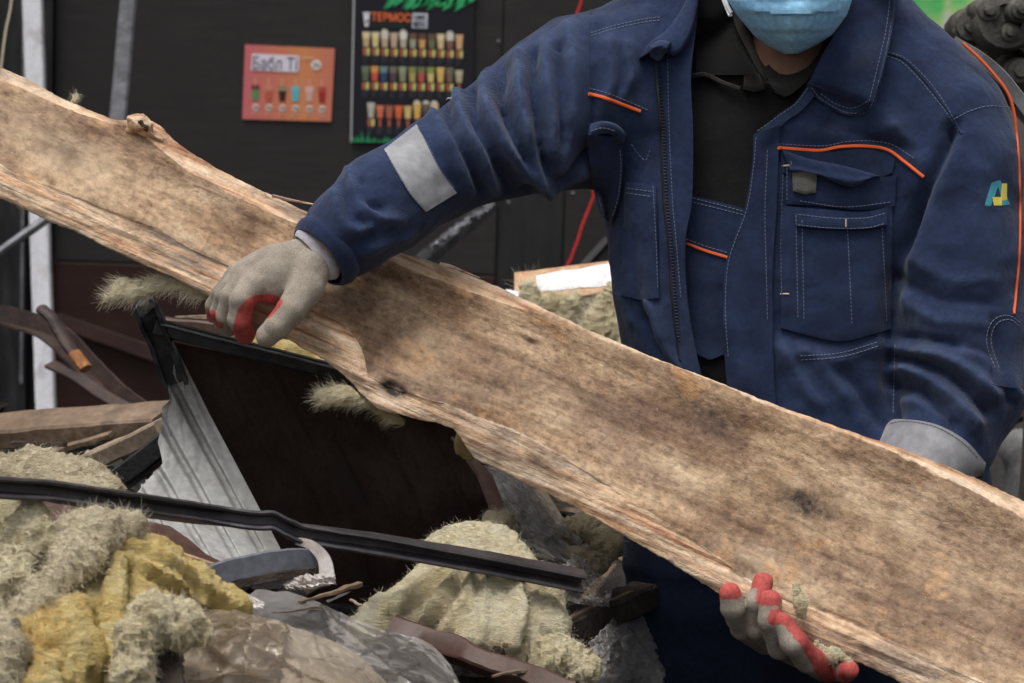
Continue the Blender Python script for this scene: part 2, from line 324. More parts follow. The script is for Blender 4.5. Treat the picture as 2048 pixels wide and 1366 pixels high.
def beam(p0, p1, wd, th, upv=(0, 0, 1), seg=24, amp=.003, sc=14, taper=(1, 1), sag=0.0):
    t = np.linspace(0, 1, seg)[:, None]; pts = np.asarray(p0) * (1 - t) + np.asarray(p1) * t; pts[:, 2] -= sag * 4 * (t * (1 - t))[:, 0]
    v, f = sweep(pts, box2(wd, th, min(wd, th) * .12), upv, scale=np.linspace(taper[0], taper[1], seg)); return rough_up(v, amp, sc), f
def lathe(p, axis, prof, n=16):          # prof list of (r, h) along the axis from p
    ax = np.asarray(axis, float); ax /= np.linalg.norm(ax); s = np.cross(ax, A(.3, .2, .9)); s /= np.linalg.norm(s); t = np.cross(ax, s); V = []
    for r, h in prof:
        for i in range(n):
            a = 2 * math.pi * i / n; V.append(np.asarray(p) + ax * h + r * (s * math.cos(a) + t * math.sin(a)))
    f = grid_faces(len(prof), n, True); f.append(tuple(range(n))[::-1]); f.append(tuple(range((len(prof) - 1) * n, len(prof) * n))); return np.array(V), f
# --- signed distance blobs in camera space, meshed with surface nets
def cone_sdf(p, a, b, ra, rb, flatz=1.0):
    q = p - a; ba = b - a
    if flatz != 1.0: q = q * A(1, 1, 1 / flatz); ba = ba * A(1, 1, 1 / flatz)
    t = np.clip((q @ ba) / (ba @ ba + 1e-12), 0, 1); d = q - t[..., None] * ba
    return np.sqrt((d * d).sum(-1)) - (ra + (rb - ra) * t)
def smin(a, b, k): h = np.clip(.5 + .5 * (b - a) / k, 0, 1); return b + (a - b) * h - k * h * (1 - h)
def chain(nodes, flatz=1.0, k=.012):     # nodes (x, y, d, r_px)
    nd = [(cs(x, y, d), r * d / FP) for x, y, d, r in nodes]
    def f(p):
        o = None
        for (a, ra), (b, rb) in zip(nd[:-1], nd[1:]):
            q = cone_sdf(p, a, b, ra, rb, flatz); o = q if o is None else smin(o, q, k)
        return o
    R = max(r for _, r in nd) * max(1, flatz) * 1.15 + .02; c = np.array([a for a, _ in nd])
    f.lo, f.hi = c.min(0) - R, c.max(0) + R; return f
def stack(rings, pw=2.4):                # rings (y, cx, d, half width px, half depth m), top to bottom
    R = np.array([(*cs(cx, y, d), hw * d / FP, hd) for y, cx, d, hw, hd in rings])[::-1]
    def f(p):
        y = p[..., 1]; g = [np.interp(y, R[:, 1], R[:, k]) for k in (0, 2, 3, 4)]
        e = (np.abs((p[..., 0] - g[0]) / g[2]) ** pw + np.abs((p[..., 2] - g[1]) / g[3]) ** pw) ** (1 / pw)
        s = (e - 1) * np.minimum(g[2], g[3]); return np.maximum(s, np.maximum(y - R[-1, 1], R[0, 1] - y))
    f.lo = A((R[:, 0] - R[:, 3]).min(), R[:, 1].min(), (R[:, 2] - R[:, 4]).min()) - .02; f.hi = A((R[:, 0] + R[:, 3]).max(), R[:, 1].max(), (R[:, 2] + R[:, 4]).max()) + .02
    return f
def ball(x, y, d, rx, ry, rz):
    c = cs(x, y, d); r = A(rx, ry, rz)
    def f(p): return (np.sqrt((((p - c) / r) ** 2).sum(-1)) - 1) * r.min()
    f.lo, f.hi = c - r - .02, c + r + .02; return f
def surfnet(fs, vox, k=.012, lo=None, hi=None, post=None):
    lo = np.min([f.lo for f in fs], 0) if lo is None else lo; hi = np.max([f.hi for f in fs], 0) if hi is None else hi
    n = np.ceil((hi - lo) / vox).astype(int) + 2
    ax = [lo[i] + vox * np.arange(n[i]) for i in range(3)]; Fv = np.full(n, 1.0)
    for f in fs:
        sl = tuple(slice(max(0, int((f.lo[i] - lo[i]) / vox) - 2), min(n[i], int((f.hi[i] - lo[i]) / vox) + 4)) for i in range(3))
        g = np.stack(np.meshgrid(*[ax[i][sl[i]] for i in range(3)], indexing='ij'), -1)
        Fv[sl] = smin(Fv[sl], f(g), k)
    if post is not None: Fv = post(np.stack(np.meshgrid(*ax, indexing='ij'), -1), Fv)
    ins = Fv < 0; c = n - 1; cnt = np.zeros(c); acc = np.zeros((*c, 3))
    base = np.stack(np.meshgrid(*[np.arange(c[i]) for i in range(3)], indexing='ij'), -1).astype(float)
    for axn in range(3):
        o1, o2 = [q for q in range(3) if q != axn]
        for i in (0, 1):
            for j in (0, 1):
                s0 = [None] * 3; s0[axn] = slice(0, c[axn]); s0[o1] = slice(i, c[o1] + i); s0[o2] = slice(j, c[o2] + j)
                s1 = list(s0); s1[axn] = slice(1, c[axn] + 1); a, b = Fv[tuple(s0)], Fv[tuple(s1)]
                x = (a < 0) != (b < 0); t = np.where(x, a / np.where(x, a - b, 1), 0); cnt += x
                acc[..., axn] += np.where(x, t, 0); acc[..., o1] += np.where(x, i, 0); acc[..., o2] += np.where(x, j, 0)
    act = cnt > 0; idx = np.full(c, -1); idx[act] = np.arange(act.sum())
    V = lo + vox * (base[act] + acc[act] / cnt[act][:, None]); Fs = []
    for axn in range(3):
        o1, o2 = (axn + 1) % 3, (axn + 2) % 3
        s0 = [slice(1, n[q] - 1) for q in range(3)]; s0[axn] = slice(0, n[axn] - 1); s1 = list(s0); s1[axn] = slice(1, n[axn])
        a, b = ins[tuple(s0)], ins[tuple(s1)]
        for flip in (0, 1):
            e = np.argwhere((a & ~b) if flip == 0 else (~a & b)); off = [1, 1, 1]; off[axn] = 0; e = e + off
            if not len(e): continue
            def cell(d1, d2):
                q = e.copy(); q[:, o1] -= d1; q[:, o2] -= d2; return idx[q[:, 0], q[:, 1], q[:, 2]]
            qd = np.stack([cell(1, 1), cell(0, 1), cell(0, 0), cell(1, 0)], 1); Fs.append(qd if flip == 0 else qd[:, ::-1])
    # camera space (right, up, forward) is left-handed, so flip
    return V, np.vstack(Fs)[:, ::-1]
def vnormals(v, f):
    f = np.asarray(f); nn = np.cross(v[f[:, 2]] - v[f[:, 0]], v[f[:, 3 if f.shape[1] > 3 else 1]] - v[f[:, 1]]); N = np.zeros_like(v)
    for k in range(f.shape[1]): np.add.at(N, f[:, k], nn)
    return N / (np.linalg.norm(N, axis=1)[:, None] + 1e-12)
def lap(v, f, it=2, k=.5):
    f = np.asarray(f)
    for _ in range(it):
        s = np.zeros_like(v); c = np.zeros(len(v))
        for a in range(f.shape[1]):
            b = (a + 1) % f.shape[1]; np.add.at(s, f[:, a], v[f[:, b]]); np.add.at(c, f[:, a], 1)
        v = v + k * (s / np.maximum(c, 1)[:, None] - v)
    return v
class Surf:                              # surfaces that seams, pockets and prints are laid on
    def __init__(s): s.b = []
    def add(s, v, f): s.b.append(BVHTree.FromPolygons(np.asarray(v).tolist(), f if isinstance(f, list) else f.tolist()))
    def hit(s, x, y, dmin=2.0):
        v = fwd + rt * (x - 1024) / FP - up * (y - 683) / FP; v = v / np.linalg.norm(v); best = None
        for b in s.b:
            h = b.ray_cast(Vector(C), Vector(v))
            if h[0] is not None and (best is None or h[3] < best): best = h[3]
        return v, best
    def lay(s, pts, off=.002, sm=2):
        vs_, ds = [], []
        for x, y in pts: v, d = s.hit(x, y); vs_.append(v); ds.append(np.nan if d is None else d)
        ds = np.array(ds); ok = ~np.isnan(ds)
        if ok.any(): ds = np.interp(np.arange(len(ds)), np.arange(len(ds))[ok], ds[ok])
        else: ds[:] = 3.4
        for _ in range(sm): ds[1:-1] = .25 * ds[:-2] + .5 * ds[1:-1] + .25 * ds[2:]
        return C + np.array(vs_) * (ds - off)[:, None]
    def patch(s, a, b, n=24, m=16, off=.003, th=.003, bulge=0, sm=3, add=True, curve=False):
        a = smoothline(a, n) if curve else resample(a, n); b = smoothline(b, n) if curve else resample(b, n); D = np.full((m, n), np.nan); R = np.zeros((m, n, 3))
        for i in range(m):
            t = i / (m - 1)
            for j in range(n):
                v, d = s.hit(*(a[j] * (1 - t) + b[j] * t)); R[i, j] = v
                if d is not None: D[i, j] = d
        if np.isnan(D).any(): D[np.isnan(D)] = np.nanmean(D)
        for _ in range(sm):
            E = np.pad(D, 1, mode='edge'); D = .5 * D + .125 * (E[:-2, 1:-1] + E[2:, 1:-1] + E[1:-1, :-2] + E[1:-1, 2:])
        ii, jj = np.meshgrid(np.linspace(0, 1, m), np.linspace(0, 1, n), indexing='ij')
        D = D - off - bulge * (16 * ii * (1 - ii) * jj * (1 - jj)) ** .5
        # rounded border
        front = (C + R * D[..., None]).reshape(-1, 3); back = (C + R * (D + th + off)[..., None]).reshape(-1, 3)
        f = grid_faces(m, n); k = m * n
        rim = [i for i in range(n)] + [i * n + n - 1 for i in range(1, m)] + [(m - 1) * n + i for i in range(n - 2, -1, -1)] + [i * n for i in range(m - 2, 0, -1)]
        F_ = [q[::-1] for q in f] + [(rim[i], rim[(i + 1) % len(rim)], rim[(i + 1) % len(rim)] + k, rim[i] + k) for i in range(len(rim))]
        V = np.vstack([front, back])
        if add: s.add(V, F_)
        return V, F_
    def cord(s, pts, r=.002, off=.001, step=7, curve=True, nseg=6):
        p = smoothline(pts, max(4, int(np.sum(np.hypot(*np.diff(np.array(pts, float), axis=0).T)) / step))) if curve else resample(pts, step=step)
        return sweep(s.lay(p, off), circ(r, nseg), tuple(fwd + .01))
    def stitch(s, pts, r=.00055, off=.0008, dash=5.2, gap=2.6):
        L_ = np.sum(np.hypot(*np.diff(np.array(pts, float), axis=0).T)); p = smoothline(pts, max(6, int(L_ / 2.6))); q = s.lay(p, off); out = []; per = int(round((dash + gap) / 2.6)); on = int(round(dash / 2.6)) + 1
        for i in range(0, max(1, len(q) - on), per): out.append(sweep(q[i:i + on], circ(r, 4), tuple(fwd + .01)))
        return out
# ================================================================== the setting
def mound(x, y):
    e = ss(-2.6, -1.5, x) * (1 - ss(.02, .26, x)) * ss(1.75, 2.5, y) * (1 - ss(5.0, 6.9, y))
    return .60 * e
gx = np.r_[-400, -120, -40, -12, np.linspace(-5, 5, 120), 12, 40, 120, 400]; gy = np.r_[-400, -60, -10, np.linspace(0, 9.5, 110), 20, 60, 200, 600, 1500]
X, Y = np.meshgrid(gx, gy); Z = mound(X, Y); nr = (np.abs(X) < 5.1) & (Y > 0) & (Y < 9.6)
Z = Z + np.where(nr, .035 * fbm(np.stack([X * 5, Y * 5, X * 0], -1), 4) * (1 + 1.5 * (Z > .05)), 0)
Z = np.where((np.abs(X - .40) < .36) & (np.abs(Y - 3.5) < .25), 0, Z)
obj('ground', np.stack([X, Y, Z], -1).reshape(-1, 3), grid_faces(len(gy), len(gx)), 'rubble', kind='structure', base=(0, 0, 0))
# loose small rubble over the heap, too much to count
def chipset(n, name, mat, label, wd, th, ln, zoff):
    chips = []
    for i in range(n):
        x, y = random.uniform(-2.0, .2), random.uniform(2.2, 5.6); z = float(mound(x, y)) + random.uniform(*zoff)
        a = random.random() * 6.28; l_ = random.uniform(*ln); d = A(math.cos(a), math.sin(a), random.uniform(-.6, .6)) * l_
        chips.append(sweep([A(x, y, z), A(x, y, z) + d / 2 + A(0, 0, random.uniform(-.01, .01)), A(x, y, z) + d], box2(random.uniform(*wd), random.uniform(*th), .001), (random.uniform(-.9, .9), random.uniform(-.9, .9), 1)))
    v, f = join(chips); obj(name, rough_up(v, .004, 40), f, mat, smooth=False, kind='stuff', label=label, cat='rubble')
chipset(1300, 'loose_rubble', 'rubble', 'dark loose rubble covering the heap under the other debris', (.008, .05), (.003, .016), (.03, .16), (-.01, .05))
chipset(170, 'wood_splinters', 'timber', 'brown wood splinters scattered through the dark rubble heap', (.004, .03), (.003, .012), (.04, .22), (.0, .06))
chipset(90, 'paper_scraps', 'paper', 'torn pale scraps scattered through the dark rubble heap', (.01, .05), (.001, .002), (.02, .08), (.0, .06))
# ------------------------------------------------------------------ kiosk wall
YW = 7.9
def wrect(x0, y0, x1, y1, Yf, th, bev=0):          # world-aligned slab whose front face covers the pixel box
    a, b = PW(x0, y0, Yf), PW(x1, y1, Yf); xa, xb, za, zb = min(a[0], b[0]), max(a[0], b[0]), min(a[2], b[2]), max(a[2], b[2])
    return boxw(xa, xb, Yf, Yf + th, za, zb)
def boxw(x0, x1, y0, y1, z0, z1, b=.0015):
    V, f = sweep([A(x0, (y0 + y1) / 2, (z0 + z1) / 2), A(x1, (y0 + y1) / 2, (z0 + z1) / 2)], box2(y1 - y0, z1 - z0, min(b, (y1 - y0) * .3)), (0, 0, 1)); return V, f
xl = PW(108, 300, YW)[0]; zs = PW(260, 527, YW)[2]; xe = 1.22
kw = thing('kiosk_wall', 'dark laminate kiosk wall with a red-brown lower band behind the worker', 'wall', (0, YW, 0))
xs = [xl, PW(992, 500, YW)[0], PW(1126, 500, YW)[0], xe]; zu = PW(1080, 345, YW)[2]
obj('wall_panel', *boxw(xs[0] + .002, xs[1] - .002, YW, YW + .05, zs + .003, 3.1), 'wall', kw, False)
obj('wall_panel', *boxw(xs[1] + .002, xs[3] - .002, YW, YW + .05, zu + .003, 3.1), 'wall', kw, False)
obj('wall_panel', *boxw(xs[1] + .002, xs[2] - .002, YW + .012, YW + .05, .0, zu - .003), 'wall_grey', kw, False)
obj('wall_panel', *boxw(xs[2] + .002, xs[3] - .002, YW - .004, YW + .05, .0, zu - .003), 'wall', kw, False)
obj('wall_panel', *boxw(xs[0] + .002, xs[1] - .002, YW - .004, YW + .05, .0, zs - .003), 'wall_brown', kw, False)
obj('backing', *boxw(xl, xe, YW + .052, YW + .12, 0, 3.1), 'black_frame', kw, False)
obj('rail', *beam(PW(112, 640, YW - .03), PW(318, 712, YW - .03), .05, .03, (0, -1, .2), amp=.002), 'wall_brown', kw)
# black door frame at the left edge
fr = thing('door_frame', 'black metal door frame at the far left edge of the kiosk wall', 'frame', tuple(PW(20, 900, 7.85) * A(1, 1, 0)))
xa = PW(-260, 300, 7.85)[0]; x1 = PW(14, 300, 7.85)[0]; x2 = PW(60, 300, 7.85)[0]
obj('leaf', *boxw(xa, x1 - .004, 7.88, 7.93, 0, 3.1), 'black_frame', fr, False)
obj('post', *boxw(x1, x2, 7.80, 7.93, 0, 3.1), 'black_frame', fr, False)
obj('edge_strip', *boxw(x2 - .016, x2 - .006, 7.792, 7.80, .3, 3.05), 'steel', fr, False)
obj('jamb', *boxw(x2 + .002, xl - .002, 7.86, 7.95, 0, 3.1), 'black_frame', fr, False)
# white upright
t = np.linspace(0, 1, 60)[:, None]; a, b = P(60, -160, 7.4), P(97, 960, 7.4); b2 = a + (b - a) * ((a[2]) / (a[2] - b[2]))
pts = a * (1 - t) + b2 * t
obj('white_post', *(lambda q: (rough_up(q[0], .002, 5), q[1]))(sweep(pts, box2(.058, .04, .004), (0, -1, 0))), 'white_paint', label='narrow white painted upright post beside the black door frame', cat='post')
# hanging steel strip
a, b = P(276, -200, 7.2), P(229, 300, 7.2); pts = a + (b - a) * np.linspace(0, 1, 50)[:, None]
obj('steel_strip', *(lambda q: (rough_up(q[0], .003, 4), q[1]))(sweep(pts, [(-.025, -.002), (-.018, .004), (.02, .004), (.025, -.002), (.02, -.004), (-.018, -.004)], (0, -1, 0))), 'steel', label='shiny bent steel strip hanging upright in front of the dark wall', cat='strip')
# cream wire top left, red wire
obj('cream_wire', *sweep(smoothline([P(26, -60, 7.3), P(22, 10, 7.3), P(12, 60, 7.3), P(4, 120, 7.3), P(-4, 200, 7.32), P(-8, 420, 7.5), PW(-10, 700, 7.87)], 60), circ(.0035, 6), (0, 1, .1)), 'cream_wire', label='thin cream wire hanging at the top left corner', cat='wire')
rw = [PW(1170, -60, 7.84), PW(1163, 0, 7.84), PW(1150, 40, 7.84), PW(1143, 95, 7.84), PW(1160, 200, 7.84), PW(1186, 380, 7.84), PW(1184, 400, 7.84), PW(1172, 432, 7.84), PW(1163, 455, 7.84), PW(1156, 480, 7.84), PW(1148, 500, 7.84), PW(1141, 520, 7.84), PW(1131, 545, 7.84), PW(1128, 640, 7.84), PW(1120, 800, 7.84)]
obj('red_wire', *sweep(smoothline(rw, 90), circ(.0034, 6), (0, 1, .1)), 'red_wire', label='thin red wire hanging down the dark wall beside the worker', cat='wire')
# scuffs: small screws and a scratch on the wall
for x, y in ((1017, 405), (1146, 387), (997, 83)):
    obj('screw_head', *lathe(PW(x, y, YW - .004), (0, -1, 0), [(.001, -.001), (.006, 0), (.006, .002), (.002, .004)], 8), 'steel', kw)
# ------------------------------------------------------------------ posters
def pq(pts, Yf): return np.array([PW(x, y, Yf) for x, y in pts])
def printq(name, polys, mat, parent, Yf, kind=None):
    V, F_ = [], []; k = 0
    for p in polys: q = pq(p, Yf); V.append(q); F_.append(tuple(range(k, k + len(p)))[::-1]); k += len(p)
    return obj(name, np.vstack(V), F_, mat, parent, False, kind='stuff' if len(polys) > 2 else None)
_cm = {}
def cmat(c, k=1.1):
    if (c, k) not in _cm: m_ = sum(c) / 3; c3 = tuple(q * .78 + m_ * .22 for q in c); _cm[(c, k)] = flat('print_%d_%d_%d' % c, L(*c3, k), .65, 0, .25)
    return _cm[(c, k)]
def text(name, s, x0, y0, x1, y1, mat, parent, Yf, bold=0.0, slope=.03):
    cu = bpy.data.curves.new('t', 'FONT'); cu.body = s; cu.offset = bold; cu.resolution_u = 3
    to = bpy.data.objects.new('t', cu); COL.objects.link(to); dg = bpy.context.evaluated_depsgraph_get(); me = bpy.data.meshes.new_from_object(to.evaluated_get(dg))
    v = np.array([q.co[:] for q in me.vertices]); f = [tuple(p.vertices) for p in me.polygons]; bpy.data.objects.remove(to); bpy.data.meshes.remove(me)
    lo, hi = v.min(0), v.max(0); u = (v - lo) / np.maximum(hi - lo, 1e-9)
    px = x0 + u[:, 0] * (x1 - x0) - (1 - u[:, 1]) * (y1 - y0) * slope; py = y1 - u[:, 1] * (y1 - y0) + u[:, 0] * (x1 - x0) * slope
    return obj(name, np.array([PW(a_, b_, Yf) for a_, b_ in zip(px, py)]), f, mat, parent, False)
def board(name, quad, th, mat, Yf, parent=None, **kw_):
    q = pq(quad, Yf); b_ = q + A(0, th, 0); V = np.vstack([q, b_]); f = [(0, 1, 2, 3), (7, 6, 5, 4)] + [(i, i + 4, (i + 1) % 4 + 4, (i + 1) % 4) for i in range(4)]
    return obj(name, V, f, mat, parent, False, **kw_)
# menu board
mb = thing('menu_poster', 'large black drinks menu poster with green grass print and rows of cups', 'poster', tuple(PW(820, 288, YW - .012)))
Y1 = YW - .012
board('sheet', [(710, -70), (950, -62), (944, 290), (702, 285)], .008, flat('menu_black', (.010, .010, .017, 1), .45), Y1, mb)
printq('edge', [[(707.5, -70), (711, -70), (703.5, 285), (700.5, 285)]], cmat((190, 190, 195), .9), mb, Y1 - .002)
gr_ = []
for i in range(26):
    x = 790 + i * 6.2; y = -14 + i * .2; w_ = random.uniform(9, 18); l_ = random.uniform(12, 34); gr_.append([(x, y - 12), (x + w_, y - 12), (x + w_ * .7 - 8, y + l_ * .55), (x - 14 - l_ * .3, y + l_)])
for i in range(3): gr_.append([(830 + i * 36, -20), (868 + i * 36, -20), (862 + i * 34, 8 + i), (838 + i * 34, 14 - i)])
printq('grass_print', gr_[::2], cmat((20, 150, 80), 1.2), mb, Y1 - .002); printq('grass_print', gr_[1::2], cmat((40, 175, 100), 1.2), mb, Y1 - .0035)
gb = []
for i in range(24):
    x = 706 + i * 6.5 + random.uniform(-2, 2); h = random.uniform(6, 14) + (18 if i < 5 else 0) * random.random(); gb.append([(x - 3, 284 + i * .12), (x + 3.5, 284 + i * .12), (x + random.uniform(-4, 4), 284 - h)])
printq('grass_print', gb, cmat((25, 150, 85), 1.2), mb, Y1 - .002)
printq('cup_logo', [[(727, 29), (739, 29), (736.5, 53), (729.5, 53)], [(725.5, 24.5), (740.5, 24.5), (740, 28), (726, 28)]], cmat((225, 225, 235)), mb, Y1 - .002)
printq('leaf_mark', [[(731, 46), (733, 38), (734, 41), (732, 48)], [(733.5, 46), (735, 36), (736, 40), (734.5, 48)]], cmat((60, 60, 70)), mb, Y1 - .004)
text('title_text', 'ТЕРМОС', 743, 24, 822, 42, cmat((235, 95, 35), 1.5), mb, Y1 - .002, .022)
printq('small_print', [[(744 + i * 6.1, 47.6 + i * .18), (748.6 + i * 6.1, 47.6 + i * .18), (748.6 + i * 6.1, 53 + i * .18), (744 + i * 6.1, 53 + i * .18)] for i in range(12)], cmat((40, 62, 45), 1.0), mb, Y1 - .002)
printq('title_plate', [[(825, 26), (855.5, 27), (854.5, 57), (824, 56)]], cmat((200, 205, 215)), mb, Y1 - .002)
text('plate_text', 'SUMMER', 827, 29, 852, 39, cmat((30, 32, 45), 1.0), mb, Y1 - .004, .015); text('plate_text', 'MENU', 827, 41.5, 852, 54, cmat((30, 32, 45), 1.0), mb, Y1 - .004, .02)
Z_ = lambda zx, zy: (690 + zx * .2122, zy * .2122)
rows = [([200, 287, 375, 462, 550, 640, 728, 818, 903, 990, 1078], 300, 440, 2.6, [(205, 170, 115), (220, 198, 122), (195, 165, 135), (198, 165, 135), (190, 172, 140), (160, 158, 135), (222, 160, 80), (120, 115, 75), (218, 184, 125), (140, 92, 76), (218, 164, 108)], [(228, 205, 150), (228, 212, 150), (215, 200, 180), (205, 170, 140), (222, 218, 200), (120, 85, 60), (105, 72, 50), (110, 85, 60), (232, 205, 150), (212, 205, 190), (222, 165, 110)]),
        ([193, 280, 365, 455, 543, 635, 720, 808, 900, 987, 1075], 622, 764, 1.6, [(95, 110, 70), (228, 78, 55), (40, 78, 110), (92, 72, 70), (140, 142, 105), (185, 165, 80), (200, 80, 65), (222, 190, 100), (228, 178, 78), (130, 98, 72), (178, 168, 122)], [(110, 125, 95), (232, 150, 60), (105, 140, 140), (125, 110, 85), (150, 155, 120), (140, 145, 75), (120, 120, 75), (135, 160, 60), (232, 185, 90), (120, 110, 85), (190, 180, 140)]),
        ([245, 330, 417, 505, 592, 680, 765, 843], 966, 1110, 2.0, [(180, 172, 150), (220, 102, 68), (190, 94, 62), (240, 92, 42), (220, 186, 108), (232, 168, 70), (90, 76, 62), (195, 155, 105)], [(190, 182, 160), (228, 112, 75), (180, 95, 70), (245, 100, 50), (210, 180, 100), (225, 180, 80), (110, 95, 75), (215, 185, 140)])]
tagA, tagB, tagT = [], [], []
for xs_, y0, y1, sl, cols, tops in rows:
    for i, zx in enumerate(xs_):
        dy = i * sl; short = 24 if (zx in (1075,) or (y0 > 900 and 0 < i < 5)) else 0
        ya, yb = y0 + dy + short, y1 + dy
        ym = ya + (yb - ya) * .42
        printq('printed_cup', [[Z_(zx - 31, ym), Z_(zx + 31, ym), Z_(zx + 24, yb), Z_(zx - 24, yb)]], cmat(cols[i]), mb, Y1 - .003)
        printq('printed_cup', [[Z_(zx - 37, ya), Z_(zx + 37, ya), Z_(zx + 31, ym), Z_(zx - 31, ym)]], cmat(tops[i]), mb, Y1 - .003)
        if i in (2, 4, 9) and y0 < 400 or (y0 > 900 and i >= 5): printq('printed_cream', [[Z_(zx - 34, ya), Z_(zx - 26, ya - 22), Z_(zx - 4, ya - 34), Z_(zx + 20, ya - 24), Z_(zx + 34, ya)]], cmat((215, 205, 180)), mb, Y1 - .003)
        t0 = yb + 14; single = zx == 1075 or (y0 > 900 and i > 0)
        tagA.append([Z_(zx - (12 if single else 33), t0), Z_(zx + (12 if single else -3), t0), Z_(zx + (10 if single else -6), t0 + 66), Z_(zx - (10 if single else 28), t0 + 66)])
        if not single: tagB.append([Z_(zx + 4, t0), Z_(zx + 34, t0), Z_(zx + 28, t0 + 66), Z_(zx + 6, t0 + 66)])
        for r_ in range(4):
            wq = random.uniform(14, 34); tagT.append([Z_(zx - 32, t0 + 78 + r_ * 16), Z_(zx - 32 + 2 * wq, t0 + 78 + r_ * 16), Z_(zx - 32 + 2 * wq, t0 + 85 + r_ * 16), Z_(zx - 32, t0 + 85 + r_ * 16)])
printq('price_tags', tagA, cmat((200, 90, 65)), mb, Y1 - .003); printq('price_tags', tagB, cmat((215, 215, 105)), mb, Y1 - .003); printq('small_print', tagT, cmat((78, 80, 88), .9), mb, Y1 - .003)
# orange poster
op = thing('orange_poster', 'small orange and pink bubble tea poster on the dark wall', 'poster', tuple(PW(575, 240, YW - .006)))
def mk_op():
    k = NT('orange_print'); g = k.n('TexCoord').outputs['Generated']; s_ = k.n('SeparateXYZ'); k.l(g, s_.inputs[0])
    return k.out(k.ramp(s_.outputs['X'], [(.02, L(212, 112, 116, 1.0)), (.45, L(214, 130, 98, 1.0)), (.65, L(218, 142, 94, 1.0)), (1, L(210, 122, 102, 1.0))]), .55, 0, .3)
board('sheet', [(490, 89), (669.5, 97), (662, 243), (484.5, 238)], .004, mk_op(), YW - .006, op)
Y2 = YW - .008; Q = lambda zx, zy: (460 + zx * .2539, zy * .2539)
printq('title_plate', [[Q(172, 430), Q(180, 422), Q(538, 438), Q(545, 446), Q(540, 562), Q(532, 570), Q(172, 553), Q(165, 545)]], cmat((222, 212, 228)), op, Y2)
text('title_text', 'Бабл Ті', *Q(182, 440), *Q(530, 545), cmat((105, 95, 108), 1.0), op, Y2 - .0015, 0.0)
def disc(zx, zy, r, n=14): return [Q(zx + r * math.cos(-6.283 * i / n), zy - r * math.sin(-6.283 * i / n)) for i in range(n)]
printq('price_disc', [disc(679, 512, 40)], cmat((240, 225, 215)), op, Y2); text('price_text', '35', *Q(655, 492), *Q(705, 530), cmat((90, 60, 55), 1.0), op, Y2 - .0015, .01)
printq('small_print', [[Q(568 + i * 15, 450), Q(579 + i * 15, 450), Q(579 + i * 15, 468), Q(568 + i * 15, 468)] for i in range(6)], cmat((236, 178, 118)), op, Y2)
for i, (zx, c_, c2_) in enumerate([(200, (88, 150, 85), (130, 60, 60)), (305, (205, 85, 60), (220, 130, 100)), (412, (60, 40, 35), (150, 140, 95)), (515, (70, 185, 205), (90, 190, 205)), (625, (215, 160, 150), (225, 175, 165)), (725, (175, 40, 35), (190, 70, 55))]):
    yb = 790 + i * 3
    printq('printed_cup', [[Q(zx - 30, yb - 80), Q(zx + 30, yb - 80), Q(zx + 22, yb), Q(zx - 22, yb)]], cmat(c_), op, Y2)
    printq('printed_cup', [[Q(zx - 34, yb - 120), Q(zx + 34, yb - 120), Q(zx + 30, yb - 80), Q(zx - 30, yb - 80)]], cmat(c2_), op, Y2)
    printq('printed_straw', [[Q(zx - 4, yb - 175), Q(zx + 4, yb - 175), Q(zx + 3, yb - 120), Q(zx - 3, yb - 120)]], cmat((232, 170, 150)), op, Y2)
    printq('price_disc', [disc(zx + 2, yb + 55, 28)], cmat((230, 205, 190)), op, Y2); printq('price_mark', [[Q(zx - 16, yb + 45), Q(zx + 22, yb + 48), Q(zx + 22, yb + 62), Q(zx - 14, yb + 60)]], cmat((110, 90, 95)), op, Y2 - .0015)
    printq('small_print', [[Q(zx - 34, yb + 98), Q(zx + 34, yb + 100), Q(zx + 34, yb + 108), Q(zx - 34, yb + 106)]], cmat((232, 165, 135)), op, Y2)
# ------------------------------------------------------------------ right background: banner, machine
board('leaf_banner', [(1760, -200), (2300, -190), (2290, 160), (1760, 150)], .02, 'banner', 8.6, label='bright green leaf print banner behind the worker at top right', cat='banner')
o_ = bpy.data.objects['leaf_banner']
mc = thing('machine_arm', 'dark bolted metal arm of demolition machine behind the shoulder at top right', 'machine', tuple(P(2000, 700, 4.6) * A(1, 1, 0)))
def hull(poly, d0, d1, b_=.012):
    n_ = len(poly); c_ = np.mean(poly, 0); ins_ = [tuple(np.array(q) + (c_ - q) * .10) for q in poly]
    V = [P(x, y, d0) for x, y in ins_] + [P(x, y, d0 + b_ * 2) for x, y in poly] + [P(x, y, d1) for x, y in poly]
    return np.array(V), [tuple(range(n_))] + [(i + k, (i + 1) % n_ + k, (i + 1) % n_ + n_ + k, i + n_ + k) for k in (0, n_) for i in range(n_)] + [tuple(range(2 * n_, 3 * n_))[::-1]]
def fine(v, f, mat, name, amp=.005):
    o = obj(name, rough_up(v, amp, 12), f, mat, mc)
hv = hull([(1918, 66), (1926, 44), (1944, 34), (1962, 38), (2010, 96), (2070, 160), (2110, 230), (2060, 200), (1990, 130), (1935, 88)], 4.58, 4.8); fine(*hv, 'machine', 'lower_casting')
hv = hull([(1966, -40), (2120, -60), (2150, 160), (2090, 150), (2050, 112), (1990, 62), (1962, 30)], 4.44, 4.62); fine(*hv, 'machine', 'upper_casting')
hv = hull([(1918, 72), (1960, 92), (2030, 140), (2090, 200), (2110, 300), (2040, 240), (1950, 130)], 4.70, 4.9); fine(*hv, 'machine_grey', 'guard_plate')
for x, y, rx_, d in ((2012, 40, .052, 4.40), (2050, 150, .05, 4.52)):
    obj('hub', *lathe(P(x, y, d), -fwd, [(rx_ * 1.1, -.06), (rx_ * 1.1, .0), (rx_, .008), (rx_ * .55, .012), (rx_ * .5, .004), (rx_ * .1, .004)], 20), 'machine', mc)
